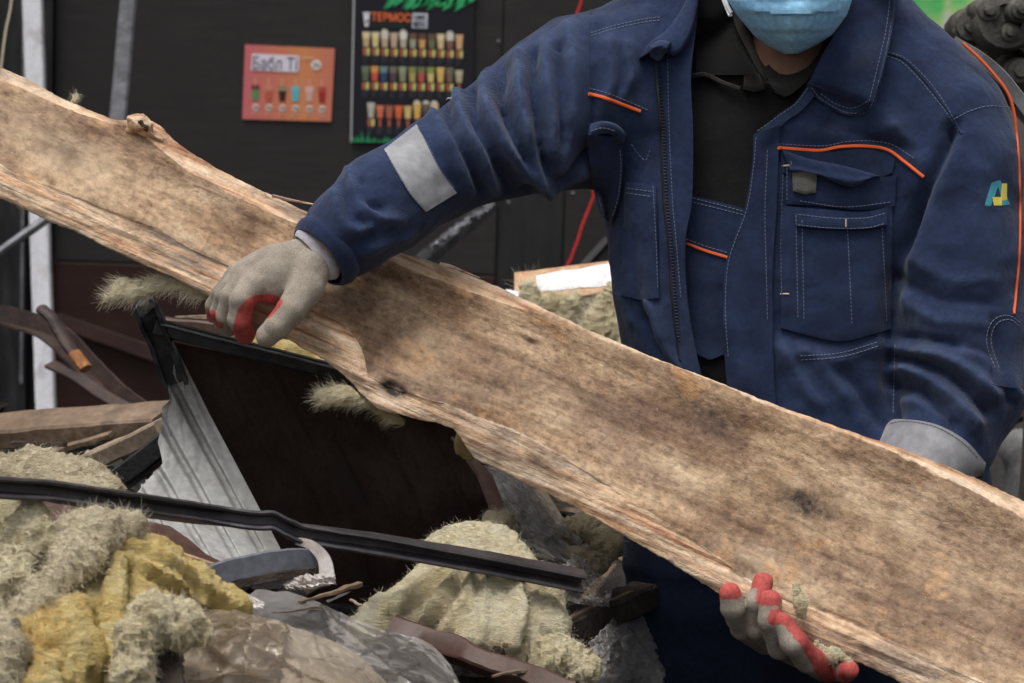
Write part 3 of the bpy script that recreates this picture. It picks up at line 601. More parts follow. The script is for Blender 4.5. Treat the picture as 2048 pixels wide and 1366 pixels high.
for x, y, r_, d in ((1942, 52, .030, 4.47), (1975, 22, .020, 4.40), (2018, 66, .017, 4.40), (2036, 144, .022, 4.43), (1962, 18, .016, 4.42), (2040, 20, .018, 4.36)):
    obj('bolt', *lathe(P(x, y, d), -fwd, [(r_ * 1.25, -.08), (r_ * 1.25, 0), (r_, .004), (r_, .016), (r_ * .6, .018), (r_ * .55, .03), (r_ * .1, .032)], 12), 'machine', mc)
v, f = surfnet([chain([(2140, 330, 4.8, 90), (2160, 600, 4.8, 100), (2150, 1000, 4.8, 110), (2150, 1500, 4.8, 110)])], .03); obj('boom', c2w(v), f, 'machine', mc)
v, f = surfnet([chain([(2052, 905, 5.4, 54), (2090, 960, 5.4, 80), (2110, 1100, 5.4, 110), (2110, 1290, 5.4, 150)])], .02); v = c2w(v)
obj('concrete_lump', rough_up(v, .02, 8), f, 'machine_grey', label='pale grey concrete lump at the right edge below the elbow', cat='rubble')
obj('iron_pipe', *sweep(smoothline([P(2010, 846, 5.2), P(2040, 830, 5.2), P(2100, 822, 5.2), P(2160, 850, 5.3)], 20), circ(.016, 8), (0, 1, .1)), 'rust', label='rusty brown pipe end at the right edge behind the elbow', cat='pipe')
# ================================================================== the carried slab
T_ = [(-170, 72), (-60, 110), (0, 134), (60, 160), (110, 190), (160, 213), (222, 238), (252, 240), (272, 237), (300, 240), (322, 252), (345, 278), (372, 298), (430, 335), (500, 370), (570, 403), (640, 437), (700, 465), (780, 500), (850, 518), (920, 543), (1000, 575), (1100, 623), (1200, 670), (1300, 712), (1400, 750), (1500, 790), (1600, 827), (1700, 862), (1760, 882), (1850, 915), (1950, 955), (2048, 1003), (2250, 1095)]
U_ = [(-170, 100), (-60, 135), (0, 160), (60, 185), (152, 225), (213, 243), (262, 252), (290, 270), (327, 305), (380, 343), (457, 385), (533, 423), (609, 454), (700, 490), (797, 532), (903, 569), (1018, 610), (1110, 633), (1198, 677), (1317, 721), (1456, 772), (1500, 796), (1620, 842), (1760, 893), (1860, 937), (1950, 985), (2048, 1035), (2250, 1130)]
L_ = [(-170, 280), (-60, 305), (0, 330), (34, 351), (133, 384), (205, 416), (316, 456), (369, 492), (457, 530), (540, 570), (626, 618), (695, 655), (724, 700), (735, 749), (787, 780), (903, 810), (1082, 887), (1179, 947), (1299, 1025), (1390, 1082), (1494, 1160), (1550, 1188), (1611, 1214), (1706, 1251), (1841, 1309), (1931, 1350), (2250, 1490)]
B_ = [(-170, 335), (-60, 372), (0, 397), (42, 416), (99, 443), (164, 469), (213, 496), (244, 509), (305, 538), (350, 557), (426, 599), (500, 642), (580, 680), (626, 707), (681, 744), (714, 777), (755, 818), (811, 834), (880, 846), (912, 862), (949, 918), (1041, 961), (1152, 1016), (1272, 1085), (1368, 1142), (1440, 1190), (1560, 1258), (1724, 1328), (1796, 1363), (1900, 1415), (2250, 1580)]
ca, sa = .9155, .4023
def ab(pts): q = np.array(pts, float); return q[:, 0] * ca + q[:, 1] * sa, -q[:, 0] * sa + q[:, 1] * ca
def unab(a, b): return a * ca - b * sa, a * sa + b * ca
NS = 640; aa = np.linspace(-110, 2480, NS)
def edge(pts, jag): 
    a, b = ab(pts); o = np.argsort(a); v = np.interp(aa, a[o], b[o]); k = np.ones(5) / 5; v = np.convolve(np.pad(v, 2, mode='edge'), k, 'valid')
    z = np.stack([aa * .02, aa * 0 + jag * 7.7, aa * 0], -1); return v + jag * (fbm(z, 3) * 1.0 + .7 * fbm(z * 5, 2))
bT, bU, bL, bB = edge(T_, 2.2), edge(U_, 3.0), edge(L_, 3.5), edge(B_, 3.5)
def dL(x): return np.interp(x, [-170, 0, 560, 1560, 2048, 2250], [3.44, 3.40, 3.28, 3.10, 3.0, 2.965])
rowsS = []; GR = []; RG = []
def addrow(t0, b, d, reg): 
    x, y = unab(aa, b); rowsS.append(np.stack([x, y, d], -1)); GR.append(np.stack([aa / 1480, b / 1480, np.full(NS, t0)], -1)); RG.append(np.full(NS, reg))
xm, _ = unab(aa, (bL + bU) / 2); dl = dL(xm); tilt = .11; dU = dl + tilt; dT = dU + .022; dB = dl - .004
n1, n2, n3, n4 = 9, 62, 22, 16
for i in range(n1):
    t = i / n1; addrow(0, bT + (bU - bT) * t, dT + (dU - dT) * t ** 1.6, 1.0)
for i in range(n2 + 1):
    t = i / n2; addrow(0, bU + (bL - bU) * t, dU + (dl - dU) * t + .020 * 4 * t * (1 - t) * ss(0, .3, t + .1), max(0, 1 - min(t, 1 - t) * 22) * .5)
for i in range(1, n3 + 1):
    t = i / n3; addrow(0, bL + (bB - bL) * t, dl + (dB - dl) * (t ** 1.4) - .006 * math.sin(math.pi * t), 1.0)
for i in range(1, n4):
    t = i / n4; addrow(.3, bB + (bT - bB) * t, dB + (dT - dB) * t + .055 * math.sin(math.pi * t) ** .6, .6)
S = np.stack(rowsS, 1); nr_ = S.shape[1]; v = np.stack([(S[..., 0] - 1024) / FP * S[..., 2], -(S[..., 1] - 683) / FP * S[..., 2], S[..., 2]], -1)
g = np.stack(GR, 1); reg = np.stack(RG, 1)
gp = g * A(1, 1, 1)
h = .0045 * fbm(gp * A(7, 12, 1) + 5, 4) + .0022 * fbm(gp * A(40, 60, 1), 4) + reg * (.0065 * fbm(gp * A(5, 60, 1) + 9, 4)) + .004 * np.exp(-((np.arange(n1 + n2 + 1 + n3 + n4 - 1)[None, :] - (n1 + n2)) / 1.6) ** 2) * (.5 + fbm(gp * A(12, 3, 1) + 2, 3))
px, py = S[..., 0], S[..., 1]
def spot(x, y, rx, ry, ang=23.7):
    c_, s_ = math.cos(math.radians(ang)), math.sin(math.radians(ang)); dx, dy = px - x, py - y; return np.exp(-(((dx * c_ + dy * s_) / rx) ** 2 + ((-dx * s_ + dy * c_) / ry) ** 2))
kn = spot(790, 779, 28, 14); h = h - .024 * kn + .008 * spot(745, 755, 40, 22) + .006 * spot(840, 790, 40, 18)
h = h - .008 * spot(1060, 684, 26, 6) - .006 * spot(1720, 1255, 90, 5) - .005 * spot(1650, 1225, 50, 4)
fr_ = np.arange(nr_) < n1 + n2 + 1 + n3
v[..., 2] -= np.where(fr_[None, :], h, h * .5)
stain = np.clip(1.6 * kn + .85 * spot(1612, 1008, 62, 34) + .45 * spot(1400, 820, 60, 26) + .5 * spot(1440, 850, 40, 30) + .55 * spot(1060, 684, 22, 6) + .5 * spot(900, 815, 60, 14) + .5 * spot(1085, 925, 46, 14) + .45 * spot(480, 430, 50, 16) + .4 * spot(240, 243, 50, 12) + .45 * spot(400, 505, 45, 20) + .4 * spot(190, 408, 40, 12) + .35 * spot(130, 300, 60, 30) + .3 * spot(1040, 770, 70, 22) + .35 * spot(700, 590, 60, 30) + .35 * spot(1480, 1130, 60, 14) + .3 * spot(1230, 820, 80, 30) + .5 * spot(290, 455, 60, 12), 0, 1)
pale = np.clip(.8 * spot(170, 330, 90, 40) + .5 * spot(60, 260, 120, 60) + .6 * spot(235, 460, 70, 18) + .45 * spot(840, 690, 60, 40) + .6 * spot(1390, 960, 70, 24) + .55 * spot(1590, 960, 30, 14) + .5 * spot(1790, 1040, 90, 30) + .5 * spot(1500, 1120, 90, 24) + .35 * spot(1900, 1180, 160, 60) + .5 * spot(380, 480, 60, 10) + .4 * spot(1250, 690, 90, 14), 0, 1)
f = [q[::-1] for q in grid_faces(NS, nr_, True)]; f.append(tuple(range(nr_))); f.append(tuple(range((NS - 1) * nr_, NS * nr_))[::-1])
wv = c2w(v.reshape(-1, 3))
slab = obj('wood_slab', wv, f, 'slab', label='long weathered wooden slab with stripped bark carried in both gloved hands', cat='wood slab')
attr(slab, 'gr', g.reshape(-1, 3)); attr(slab, 'reg', reg.ravel()); attr(slab, 'stain', stain.ravel()); attr(slab, 'pale', pale.ravel())
SL = Surf(); SL.add(wv, f)
def slabchild(name, v, f, mat='slab', rg=1.0):
    o = obj(name, v, f, mat, slab); q = w2c(v); attr(o, 'gr', q * A(1, 1, 1)); attr(o, 'reg', np.full(len(v), rg)); attr(o, 'stain', np.zeros(len(v))); attr(o, 'pale', np.zeros(len(v))); return o
d_ = dL(270) + tilt
kv, kf = surfnet([chain([(262, 254, d_ + .008, 10), (277, 243, d_ - .002, 13), (296, 262, d_ + .006, 12), (328, 288, d_ + .012, 9)])], .0025, .008); kv = c2w(kv); slabchild('knot_stub', rough_up(kv, .009, 50), kf)
kv, kf = surfnet([chain([(282, 245, d_ - .012, 7), (292, 256, d_ - .006, 8)])], .002); kv = c2w(kv); obj('knot_core', rough_up(kv, .004, 110), kf, 'timber_dark', slab)
for pts in ([(545, 392), (590, 402), (640, 411), (662, 417)], [(450, 545), (600, 600), (640, 628)], [(30, 405), (44, 425), (42, 434)], [(880, 528), (905, 534), (960, 556)], [(1590, 1205), (1618, 1217), (1660, 1240)]):
    p3 = [P(x, y, dL(x) + (tilt + .015 if y < 440 or (x > 700 and y < 900) else .02)) for x, y in pts]
    slabchild('splinter', *sweep(smoothline(p3, 14), circ(.0028, 5), tuple(fwd), scale=np.linspace(1, .12, 14)))
# ================================================================== the worker
def foot(x, y, z): return w2c(A(x, y, z))
def wnode(x, y, z, r):                     # world point as a chain node (pixel, distance, radius in pixels)
    q = w2c(A(x, y, z)); return (1024 + q[0] / q[2] * FP, 683 - q[1] / q[2] * FP, q[2], r * FP / q[2])
per = thing('person', 'worker in navy jacket with orange piping and blue face mask, holding the slab', 'person', (.40, 3.55, 0))
# ---- body: one continuous skin figure (head, neck, trunk, arms, legs)
HX, HY, HD = 1582, -62, 3.36
bodyf = [ball(HX, HY - 40, HD + .012, .077, .108, .098), ball(HX, HY + 40, HD - .03, .058, .072, .062), chain([(HX, 34, HD - .035, 40), (HX, 56, HD - .045, 34)]),
         chain([(HX, 10, HD + .035, 70), (1562, 190, 3.475, 74)]), stack([(120, 1560, 3.47, 150, .06), (220, 1550, 3.48, 245, .085), (500, 1545, 3.49, 220, .10), (800, 1565, 3.49, 205, .10), (1020, 1585, 3.50, 225, .11)]),
         chain([(1330, 190, 3.46, 62), (1120, 235, 3.42, 58), (930, 300, 3.37, 50), (760, 410, 3.30, 46), (660, 490, 3.245, 38), (612, 528, 3.238, 36)]),
         chain([(1760, 220, 3.46, 62), (1900, 320, 3.41, 56), (1920, 740, 3.37, 48), (1850, 930, 3.31, 42), (1740, 1150, 3.24, 36), (1680, 1230, 3.19, 34)]),
         chain([(HX, -20, HD - .085, 17), (HX, -50, HD - .10, 13), (HX, -85, HD - .092, 9)]), ball(HX - 112, HY - 10, HD + .03, .012, .03, .018), ball(HX + 112, HY - 10, HD + .03, .012, .03, .018),
         chain([(1450, 1000, 3.5, 105), wnode(.27, 3.50, .52, .065), wnode(.26, 3.54, .10, .042), wnode(.25, 3.40, .05, .035)]), chain([(1720, 1000, 3.5, 105), wnode(.54, 3.50, .52, .065), wnode(.56, 3.54, .10, .042), wnode(.57, 3.40, .05, .035)])]
v, f = surfnet(bodyf, .008, .03); obj('body', c2w(v), f, 'skin', per)
for s_ in (-1, 1):
    vv, ff = surfnet([ball(HX + s_ * 45, -112, HD - .080, .012, .012, .012)], .003); e_ = obj('eye', c2w(vv), ff, 'mask_edge', per)
    obj('eyebrow', *sweep([P(HX + s_ * 20, -142, HD - .094), P(HX + s_ * 46, -150, HD - .088), P(HX + s_ * 74, -142, HD - .07)], circ(.005, 6), tuple(up)), 'hair', per)
vv, ff = surfnet([ball(HX, HY - 58, HD + .022, .084, .108, .100)], .006, post=lambda g, F_: np.maximum(F_, np.maximum(cs(0, -150, HD)[1] - g[..., 1] - .25 * (g[..., 2] - HD), -1))); obj('hair', c2w(vv), ff, 'hair', per)
# ---- jacket shell
arm = chain([(1250, 160, 3.46, 140), (1180, 190, 3.45, 160), (1110, 228, 3.43, 150), (1040, 258, 3.40, 124), (985, 284, 3.38, 110), (880, 335, 3.345, 96), (770, 405, 3.30, 97), (700, 462, 3.265, 84), (640, 512, 3.245, 64)], k=.02)
arm2 = chain([(1790, 190, 3.46, 108), (1840, 196, 3.44, 116), (1884, 252, 3.42, 128), (1908, 340, 3.40, 130), (1918, 500, 3.385, 126), (1925, 660, 3.375, 124), (1928, 770, 3.36, 120), (1880, 890, 3.325, 100), (1800, 1040, 3.27, 84), (1740, 1150, 3.245, 70)], k=.02)
trunk = stack([(-60, 1545, 3.47, 200, .10), (0, 1530, 3.47, 290, .115), (60, 1535, 3.475, 335, .13), (140, 1540, 3.475, 360, .145), (260, 1540, 3.475, 350, .15), (420, 1528, 3.475, 322, .15), (600, 1545, 3.475, 318, .148), (720, 1570, 3.478, 318, .148), (850, 1615, 3.48, 350, .15), (1000, 1630, 3.485, 352, .152), (1060, 1632, 3.485, 350, .15)])
n_c = cs(648, 505, 3.25); cdir = cs(575, 566, 3.24) - n_c; cdir /= np.linalg.norm(cdir)
inner = chain([(760, 412, 3.30, 60), (700, 462, 3.265, 66), (640, 512, 3.245, 56), (560, 580, 3.24, 56)])
inn2 = stack([(-200, 1550, 3.45, 120, .07), (60, 1555, 3.46, 150, .09), (140, 1560, 3.47, 230, .11), (260, 1545, 3.475, 300, .128), (700, 1560, 3.478, 290, .128), (1100, 1630, 3.485, 325, .13)])
def jpost(g, F_):
    F_ = np.maximum(F_, (g - n_c) @ cdir); F_ = np.maximum(F_, -inner(g)); return np.maximum(F_, -inn2(g))
v, f = surfnet([trunk, arm, arm2], .0052, .035, post=jpost); v = c2w(v)
N = vnormals(v, f)
if ((v - v.mean(0)) * N).sum(1).mean() < 0: f = f[:, ::-1]; N = -N
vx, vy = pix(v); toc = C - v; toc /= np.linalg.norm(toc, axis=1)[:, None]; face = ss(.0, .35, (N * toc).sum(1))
FOLDS = [  # (polyline, width px, height m)
 # raised arm
 ([(1095, 95), (1092, 150), (1103, 233), (1098, 300)], 16, .010), ([(1042, 118), (1038, 196), (1054, 284), (1068, 345)], 15, .013), ([(968, 150), (970, 204), (1006, 288), (1050, 340), (1090, 370)], 14, .013),
 ([(918, 190), (929, 255), (962, 321), (985, 375)], 15, .011), ([(864, 225), (890, 270), (920, 330), (940, 380)], 14, .006), ([(1140, 60), (1150, 150), (1140, 250), (1120, 330)], 18, .008),
 ([(1068, 110), (1068, 190), (1080, 280), (1085, 340)], 10, -.010), ([(1002, 140), (1005, 200), (1032, 285), (1062, 350)], 10, -.012), ([(943, 178), (950, 245), (985, 320), (1010, 372)], 9, -.010), ([(890, 208), (908, 262), (940, 330), (960, 380)], 9, -.007),
 ([(1120, 100), (1122, 190), (1122, 280)], 10, -.007), ([(1060, 345), (1110, 365), (1165, 340)], 16, .008), ([(1180, 300), (1120, 345), (1050, 370)], 8, -.006),
 ([(700, 345), (722, 400), (745, 432), (800, 440)], 13, .007), ([(668, 395), (682, 435), (712, 462), (740, 455)], 11, .006), ([(722, 365), (725, 400), (760, 420)], 8, -.005), ([(690, 372), (704, 430), (730, 446)], 8, -.005), ([(820, 470), (790, 480), (740, 500), (700, 530)], 12, .005), ([(740, 470), (700, 500), (672, 530)], 9, -.004),
 # trunk
 ([(1195, 60), (1190, 150), (1185, 250)], 8, -.006), ([(1215, 90), (1225, 150), (1210, 200)], 14, .007), ([(1255, 90), (1262, 150), (1245, 190)], 12, .006), ([(1240, 100), (1244, 160), (1230, 195)], 7, -.005),
 ([(1225, 470), (1232, 560), (1260, 640)], 12, .006), ([(1262, 470), (1275, 600), (1320, 700)], 10, -.006), ([(1300, 600), (1330, 690), (1370, 740)], 14, .009), ([(1285, 640), (1310, 700), (1340, 730)], 8, -.006), ([(1440, 640), (1470, 720), (1500, 780)], 14, .008), ([(1400, 620), (1430, 690), (1450, 760)], 10, -.007),
 ([(1600, 700), (1680, 720), (1760, 690)], 16, .006), ([(1560, 690), (1600, 760), (1640, 810)], 14, .007), ([(1680, 740), (1720, 780), (1760, 850)], 12, -.008), ([(1640, 730), (1690, 790), (1720, 840)], 12, .006),
 ([(1560, 250), (1640, 262), (1730, 270), (1790, 250)], 20, .005), ([(1660, 250), (1760, 282), (1830, 300)], 12, -.005), ([(1790, 250), (1840, 320), (1840, 400)], 20, .006),
 # arm-to-trunk valley and lowered sleeve
 ([(1905, 262), (1870, 340), (1835, 420), (1802, 500), (1785, 600), (1782, 700), (1782, 830)], 15, -.022), ([(1925, 262), (1890, 340), (1860, 420), (1830, 510), (1812, 620)], 14, .006),
 ([(1830, 520), (1900, 560), (1990, 560)], 16, .005), ([(1810, 600), (1880, 640), (1980, 650)], 14, .006), ([(1800, 560), (1880, 598), (1980, 606)], 10, -.005),
 ([(1788, 695), (1850, 705), (1920, 730), (1990, 790)], 13, .013), ([(1790, 735), (1850, 752), (1900, 790), (1950, 850)], 13, .014), ([(1788, 715), (1850, 728), (1912, 758), (1975, 825)], 8, -.013), ([(1790, 672), (1860, 680), (1950, 700), (2010, 740)], 9, -.010), ([(1788, 765), (1840, 785), (1880, 820), (1910, 850)], 9, -.010), ([(1800, 800), (1850, 812), (1890, 840)], 10, .007), ([(1930, 700), (1990, 730), (2030, 790)], 12, .008), ([(1985, 640), (2000, 720), (2020, 800)], 9, -.008),
]
disp = np.zeros(len(v))
for pl, wd, hh in FOLDS:
    pl = smoothline(pl, 24); near = (vx > pl[:, 0].min() - 4 * wd) & (vx < pl[:, 0].max() + 4 * wd) & (vy > pl[:, 1].min() - 4 * wd) & (vy < pl[:, 1].max() + 4 * wd)
    if not near.any(): continue
    d = np.maximum(0, polydist(vx[near], vy[near], pl) + 7 * fbm(v[near] * 17 + hh * 900, 2)); tt_ = .75 + .6 * perlin(v[near] * 13 + hh * 500); disp[near] += hh * tt_ * (2.3 if pl[:, 0].max() < 1190 else 1.8) * np.exp(-(d / wd / .95) ** 1.35)
cuffd = -((w2c(v) - n_c) @ cdir); disp *= np.where(vx < 900, ss(.015, .06, cuffd), 1)
disp += .006 * fbm(v * 10, 3) + .0032 * fbm(v * A(26, 26, 34), 3)
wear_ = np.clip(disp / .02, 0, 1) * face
v = v + N * (disp * face + .004 * (1 - face) * fbm(v * 12, 3))[:, None]
v = lap(v, f, 1, .3)
# front opening: real hole through the front of the shell
OPEN = [(1400, -90), (1394, 40), (1382, 150), (1386, 260), (1384, 400), (1372, 480), (1376, 600), (1396, 700), (1420, 800), (1440, 860), (1462, 860), (1456, 750), (1450, 620), (1456, 520), (1490, 420), (1506, 330), (1513, 272), (1560, 228), (1622, 160), (1660, 60), (1690, -30), (1690, -90)]
vx, vy = pix(v); q = w2c(v); front = (q[:, 2] < 3.44); hole = (inpoly(vx, vy, OPEN) | (polydist(vx, vy, OPEN) < 9)) & front & (vy < 840)
J = Surf(); J.add(v, f); OPEN_W = OPEN
f = f[~hole[f].any(1)]
used = np.unique(f); remap = np.full(len(v), -1); remap[used] = np.arange(len(used)); v = v[used]; f = remap[f]; wear_ = wear_[used]
jk = obj('jacket', v, f, 'navy', per); attr(jk, 'wear', wear_)
# ---- fleece and bib under the jacket
sh = stack([(60, 1540, 3.47, 150, .075), (140, 1560, 3.47, 220, .095), (260, 1545, 3.475, 290, .115), (400, 1540, 3.475, 280, .120), (700, 1560, 3.478, 270, .120), (1080, 1630, 3.485, 300, .12)])
neckc = chain([(1575, 30, 3.43, 104), (1562, 130, 3.45, 120)])
nh = chain([(1582, -90, 3.36, 92), (1582, 60, 3.37, 92), (1575, 90, 3.36, 84)])
v2, f2 = surfnet([sh, neckc], .006, .03, post=lambda g, F_: np.maximum(F_, -nh(g))); v2 = c2w(v2); N2 = vnormals(v2, f2)
v2 = v2 + N2 * (.004 * fbm(v2 * 14, 3))[:, None]; obj('fleece', v2, f2, 'fleece', per); JB = Surf(); JB.add(v2, f2)
K = lambda v, f, name, mat, par=per: obj(name, v, f, mat, par)
def stit(par, lines, name='stitching', mat='thread', srf=None, **kw):
    seg = []
    for l_ in lines: seg += (srf or J).stitch(l_, **kw)
    return obj(name, *join(seg), mat, par, kind='stuff')
bib = K(*JB.patch([(1374, 388), (1432, 402), (1500, 420)], [(1368, 560), (1412, 575), (1458, 570)], 20, 18, .004, .006, curve=True), 'bib', 'navy')
K(*JB.patch([(1372, 500), (1410, 528), (1460, 540)], [(1372, 700), (1420, 720), (1470, 700)], 20, 18, .008, .008), 'bib_pocket', 'navy_dark', bib)
K(*JB.cord([(1370, 486), (1409, 501), (1458, 516)], .0022, .0015), 'piping', 'orange', bib)
stit(bib, [[(1378, 402), (1432, 416), (1488, 430)], [(1378, 394), (1432, 408), (1488, 423)], [(1372, 478), (1410, 492), (1456, 506)]], srf=JB)
# polo collar and fleece collar
K(*JB.patch([(1384, -40), (1388, 60), (1392, 150)], [(1462, -40), (1500, 70), (1520, 150)], 20, 14, .012, .006, curve=True), 'fleece_collar', 'fleece')
K(*JB.cord([(1386, 152), (1412, 150), (1446, 166), (1480, 178)], .0035, .010), 'collar_seam', 'polo')
K(*JB.patch([(1462, 20), (1474, 60), (1510, 130), (1530, 160)], [(1470, 20), (1500, 70), (1525, 118), (1545, 150)], 20, 8, .010, .005, curve=True), 'shirt_collar', 'polo')
K(*JB.patch([(1524, 138), (1560, 112), (1620, 70), (1660, 10)], [(1550, 186), (1580, 190), (1640, 130), (1680, 40)], 20, 12, .014, .005, curve=True), 'shirt_collar', 'polo')
K(*JB.patch([(1488, 152), (1502, 144), (1520, 150)], [(1486, 178), (1508, 184), (1530, 178)], 10, 8, .012, .004, .004, curve=True), 'collar_knot', 'polo')
# ---- jacket lapels, collar, plackets
jp = lambda *a, name='panel', mat='navy', par=jk, **k: K(*J.patch(*a, **k), name, mat, par)
jp([(1400, -60), (1394, 40), (1382, 150), (1386, 260), (1384, 400), (1371, 480), (1375, 600), (1396, 720), (1425, 830)], [(1330, -60), (1318, 60), (1314, 150), (1322, 260), (1330, 400), (1338, 480), (1346, 600), (1362, 720), (1385, 830)], 60, 10, .004, .006, curve=True, name='front_facing', sm=6)
K(*J.cord([(1310, 88), (1313, 150), (1322, 260), (1328, 400), (1337, 480), (1345, 600), (1360, 720)], .0022, .001), 'zip_tape', 'zip', jk)
teeth = []
for x, y in resample([(1316, 95), (1319, 150), (1327, 260), (1333, 400), (1342, 480), (1350, 600), (1358, 680)], step=6.5): teeth.append(sweep(J.lay([(x - 2.5, y), (x, y), (x + 2.5, y)], .002, 0), circ(.0012, 4), tuple(up)))
obj('zip_teeth', *join(teeth), 'zip', jk, kind='stuff')
jp([(1290, 95), (1308, 78), (1330, 62), (1362, 20), (1388, -40)], [(1278, 118), (1316, 100), (1352, 110), (1384, 60), (1402, -40)], 24, 10, .016, .008, .006, curve=True, name='collar_tip')
jp([(1300, 92), (1320, 80), (1342, 84)], [(1300, 112), (1318, 122), (1330, 108)], 12, 8, .026, .008, .006, curve=True, name='collar_fold', mat='navy_light')
jp([(1513, 268), (1560, 226), (1590, 205), (1622, 162)], [(1530, 285), (1572, 243), (1602, 222), (1634, 186)], 24, 6, .008, .008, curve=True, name='lapel_edge', mat='navy_light')
jp([(1507, 268), (1504, 330), (1488, 420), (1453, 520), (1446, 620), (1452, 750), (1470, 860)], [(1560, 250), (1556, 330), (1553, 420), (1546, 520), (1545, 620), (1548, 750), (1556, 860)], 60, 12, .006, .008, curve=True, name='front_placket', sm=6)
col = jp([(1700, -80), (1690, -10), (1672, 60), (1640, 118), (1617, 168)], [(1800, -80), (1792, 20), (1774, 100), (1752, 190), (1742, 214)], 40, 16, .018, .010, .004, curve=True, name='collar')
jp([(1617, 166), (1632, 192), (1662, 214), (1700, 229), (1742, 216)], [(1645, 115), (1665, 130), (1690, 150), (1722, 160), (1757, 168)], 30, 10, .006, .008, curve=True, name='collar_point', par=col)
stit(col, [[(1782, -20), (1772, 60), (1756, 130), (1738, 205)], [(1790, -20), (1780, 62), (1764, 135), (1744, 208), (1715, 226), (1680, 220), (1640, 196), (1620, 170)], [(1735, 203), (1705, 216), (1672, 208), (1640, 186)]])
K(*J.cord([(1790, -30), (1782, 60), (1764, 140), (1744, 212), (1712, 230), (1672, 220), (1634, 194), (1617, 168)], .0018, .001), 'collar_edge', 'navy_light', col)
stit(jk, [[(1512, 275), (1507, 335), (1493, 420), (1458, 520), (1451, 620), (1457, 720)], [(1535, 300), (1530, 420), (1532, 520), (1535, 640)], [(1335, 110), (1338, 250), (1345, 400), (1352, 480), (1362, 600)], [(1515, 262), (1560, 230), (1592, 207), (1620, 170)]])
# shoulder and yoke seams
K(*J.cord([(1182, 20), (1178, 70), (1178, 140), (1180, 200), (1182, 255)], .0016, .000), 'seam', 'navy_dark', jk)
stit(jk, [[(1181, 66), (1225, 52), (1290, 38), (1325, 34)], [(1181, 72), (1225, 58), (1290, 44), (1325, 40)], [(1776, 104), (1812, 118), (1860, 165), (1895, 215), (1908, 240)], [(1774, 112), (1806, 126), (1850, 172), (1895, 228), (1920, 268)], [(1905, 240), (1940, 222), (1980, 212), (2024, 216)], [(1178, 176), (1225, 190), (1300, 222)]])
K(*J.cord([(1776, 106), (1810, 121), (1855, 168), (1896, 222), (1924, 268)], .0016, .0002), 'seam', 'navy_dark', jk)
# his left chest pocket
PK = [(1557, 296), (1610, 300), (1644, 301), (1681, 294), (1733, 293), (1775, 300), (1808, 323), (1847, 354)]
jp([(1560, 300), (1644, 305), (1733, 298), (1790, 318)], [(1566, 345), (1640, 352), (1720, 368), (1785, 345)], 30, 10, .004, .004, curve=True, name='pocket_slit', mat='navy_dark')
pk = jp([(1572, 330), (1640, 346), (1720, 356), (1792, 352)], [(1574, 408), (1640, 412), (1720, 420), (1790, 412)], 30, 12, .006, .006, .004, curve=True, name='pocket_band')
jp([(1565, 300), (1620, 318), (1690, 332), (1760, 352)], [(1580, 340), (1640, 352), (1700, 374), (1740, 356)], 24, 10, .009, .005, .008, curve=True, name='pocket_flap', par=pk)
pl_ = jp([(1564, 412), (1640, 418), (1720, 424), (1785, 412)], [(1562, 656), (1630, 674), (1690, 682), (1782, 658)], 36, 36, .006, .007, .006, curve=True, name='chest_pocket')
jp([(1590, 426), (1660, 434), (1730, 434), (1775, 424)], [(1592, 452), (1660, 458), (1730, 458), (1774, 450)], 24, 8, .007, .005, .002, curve=True, name='pocket_hem', par=pl_)
K(*J.patch([(1584, 344), (1610, 343), (1634, 347)], [(1586, 382), (1610, 389), (1632, 385)], 14, 12, .004, .004, .003), 'velcro_patch', 'velcro', pk)
K(*J.cord(PK, .0025, .0015, 5), 'piping', 'orange', jk); K(*J.cord([(1177, 188), (1206, 195), (1236, 206), (1281, 223)], .0025, .0015, 5), 'piping', 'orange', jk)
stit(jk, [[(1556, 288), (1644, 292), (1690, 284), (1740, 282), (1785, 290), (1830, 318)]])
stit(pk, [[(1574, 335), (1574, 405)], [(1600, 402), (1690, 414), (1785, 404)], [(1582, 322), (1584, 340)]])
stit(pl_, [[(1592, 430), (1596, 640)], [(1604, 440), (1608, 640)], [(1590, 428), (1660, 436), (1730, 436), (1772, 426)], [(1596, 450), (1660, 456), (1730, 456), (1770, 447)], [(1695, 460), (1700, 560), (1704, 650)], [(1764, 455), (1770, 560), (1774, 650)], [(1566, 350), (1562, 480), (1563, 590)], [(1600, 712), (1680, 706), (1756, 684)], [(1602, 720), (1682, 714), (1758, 692)]])
stit(pl_, [[(1564, 332), (1578, 331)], [(1561, 588), (1578, 588)], [(1692, 438), (1692, 454)]], 'bar_tack', 'thread_cream', r=.0012, dash=20, gap=2.6)
# his right chest pocket with hanging flap
rp = jp([(1250, 362), (1280, 366), (1312, 372)], [(1242, 590), (1280, 600), (1318, 596)], 14, 24, .005, .006, .005, name='chest_pocket')
jp([(1180, 248), (1205, 242), (1232, 248), (1254, 268)], [(1176, 276), (1205, 268), (1230, 272), (1246, 290)], 20, 10, .020, .010, .006, curve=True, name='flap_fold', mat='navy_light')
fl = jp([(1172, 270), (1180, 330), (1190, 392), (1205, 432), (1219, 445)], [(1242, 272), (1246, 330), (1240, 392), (1232, 420), (1224, 446)], 30, 12, .014, .008, .004, curve=True, name='hanging_flap')
stit(fl, [[(1182, 262), (1206, 256), (1236, 264)], [(1240, 300), (1242, 340), (1236, 395), (1224, 436)], [(1196, 392), (1206, 426), (1220, 438)]])
stit(rp, [[(1252, 386), (1280, 390), (1308, 394)], [(1300, 300), (1288, 320), (1258, 282)], [(1306, 372), (1312, 480), (1316, 580)], [(1254, 376), (1280, 380), (1310, 384)]])
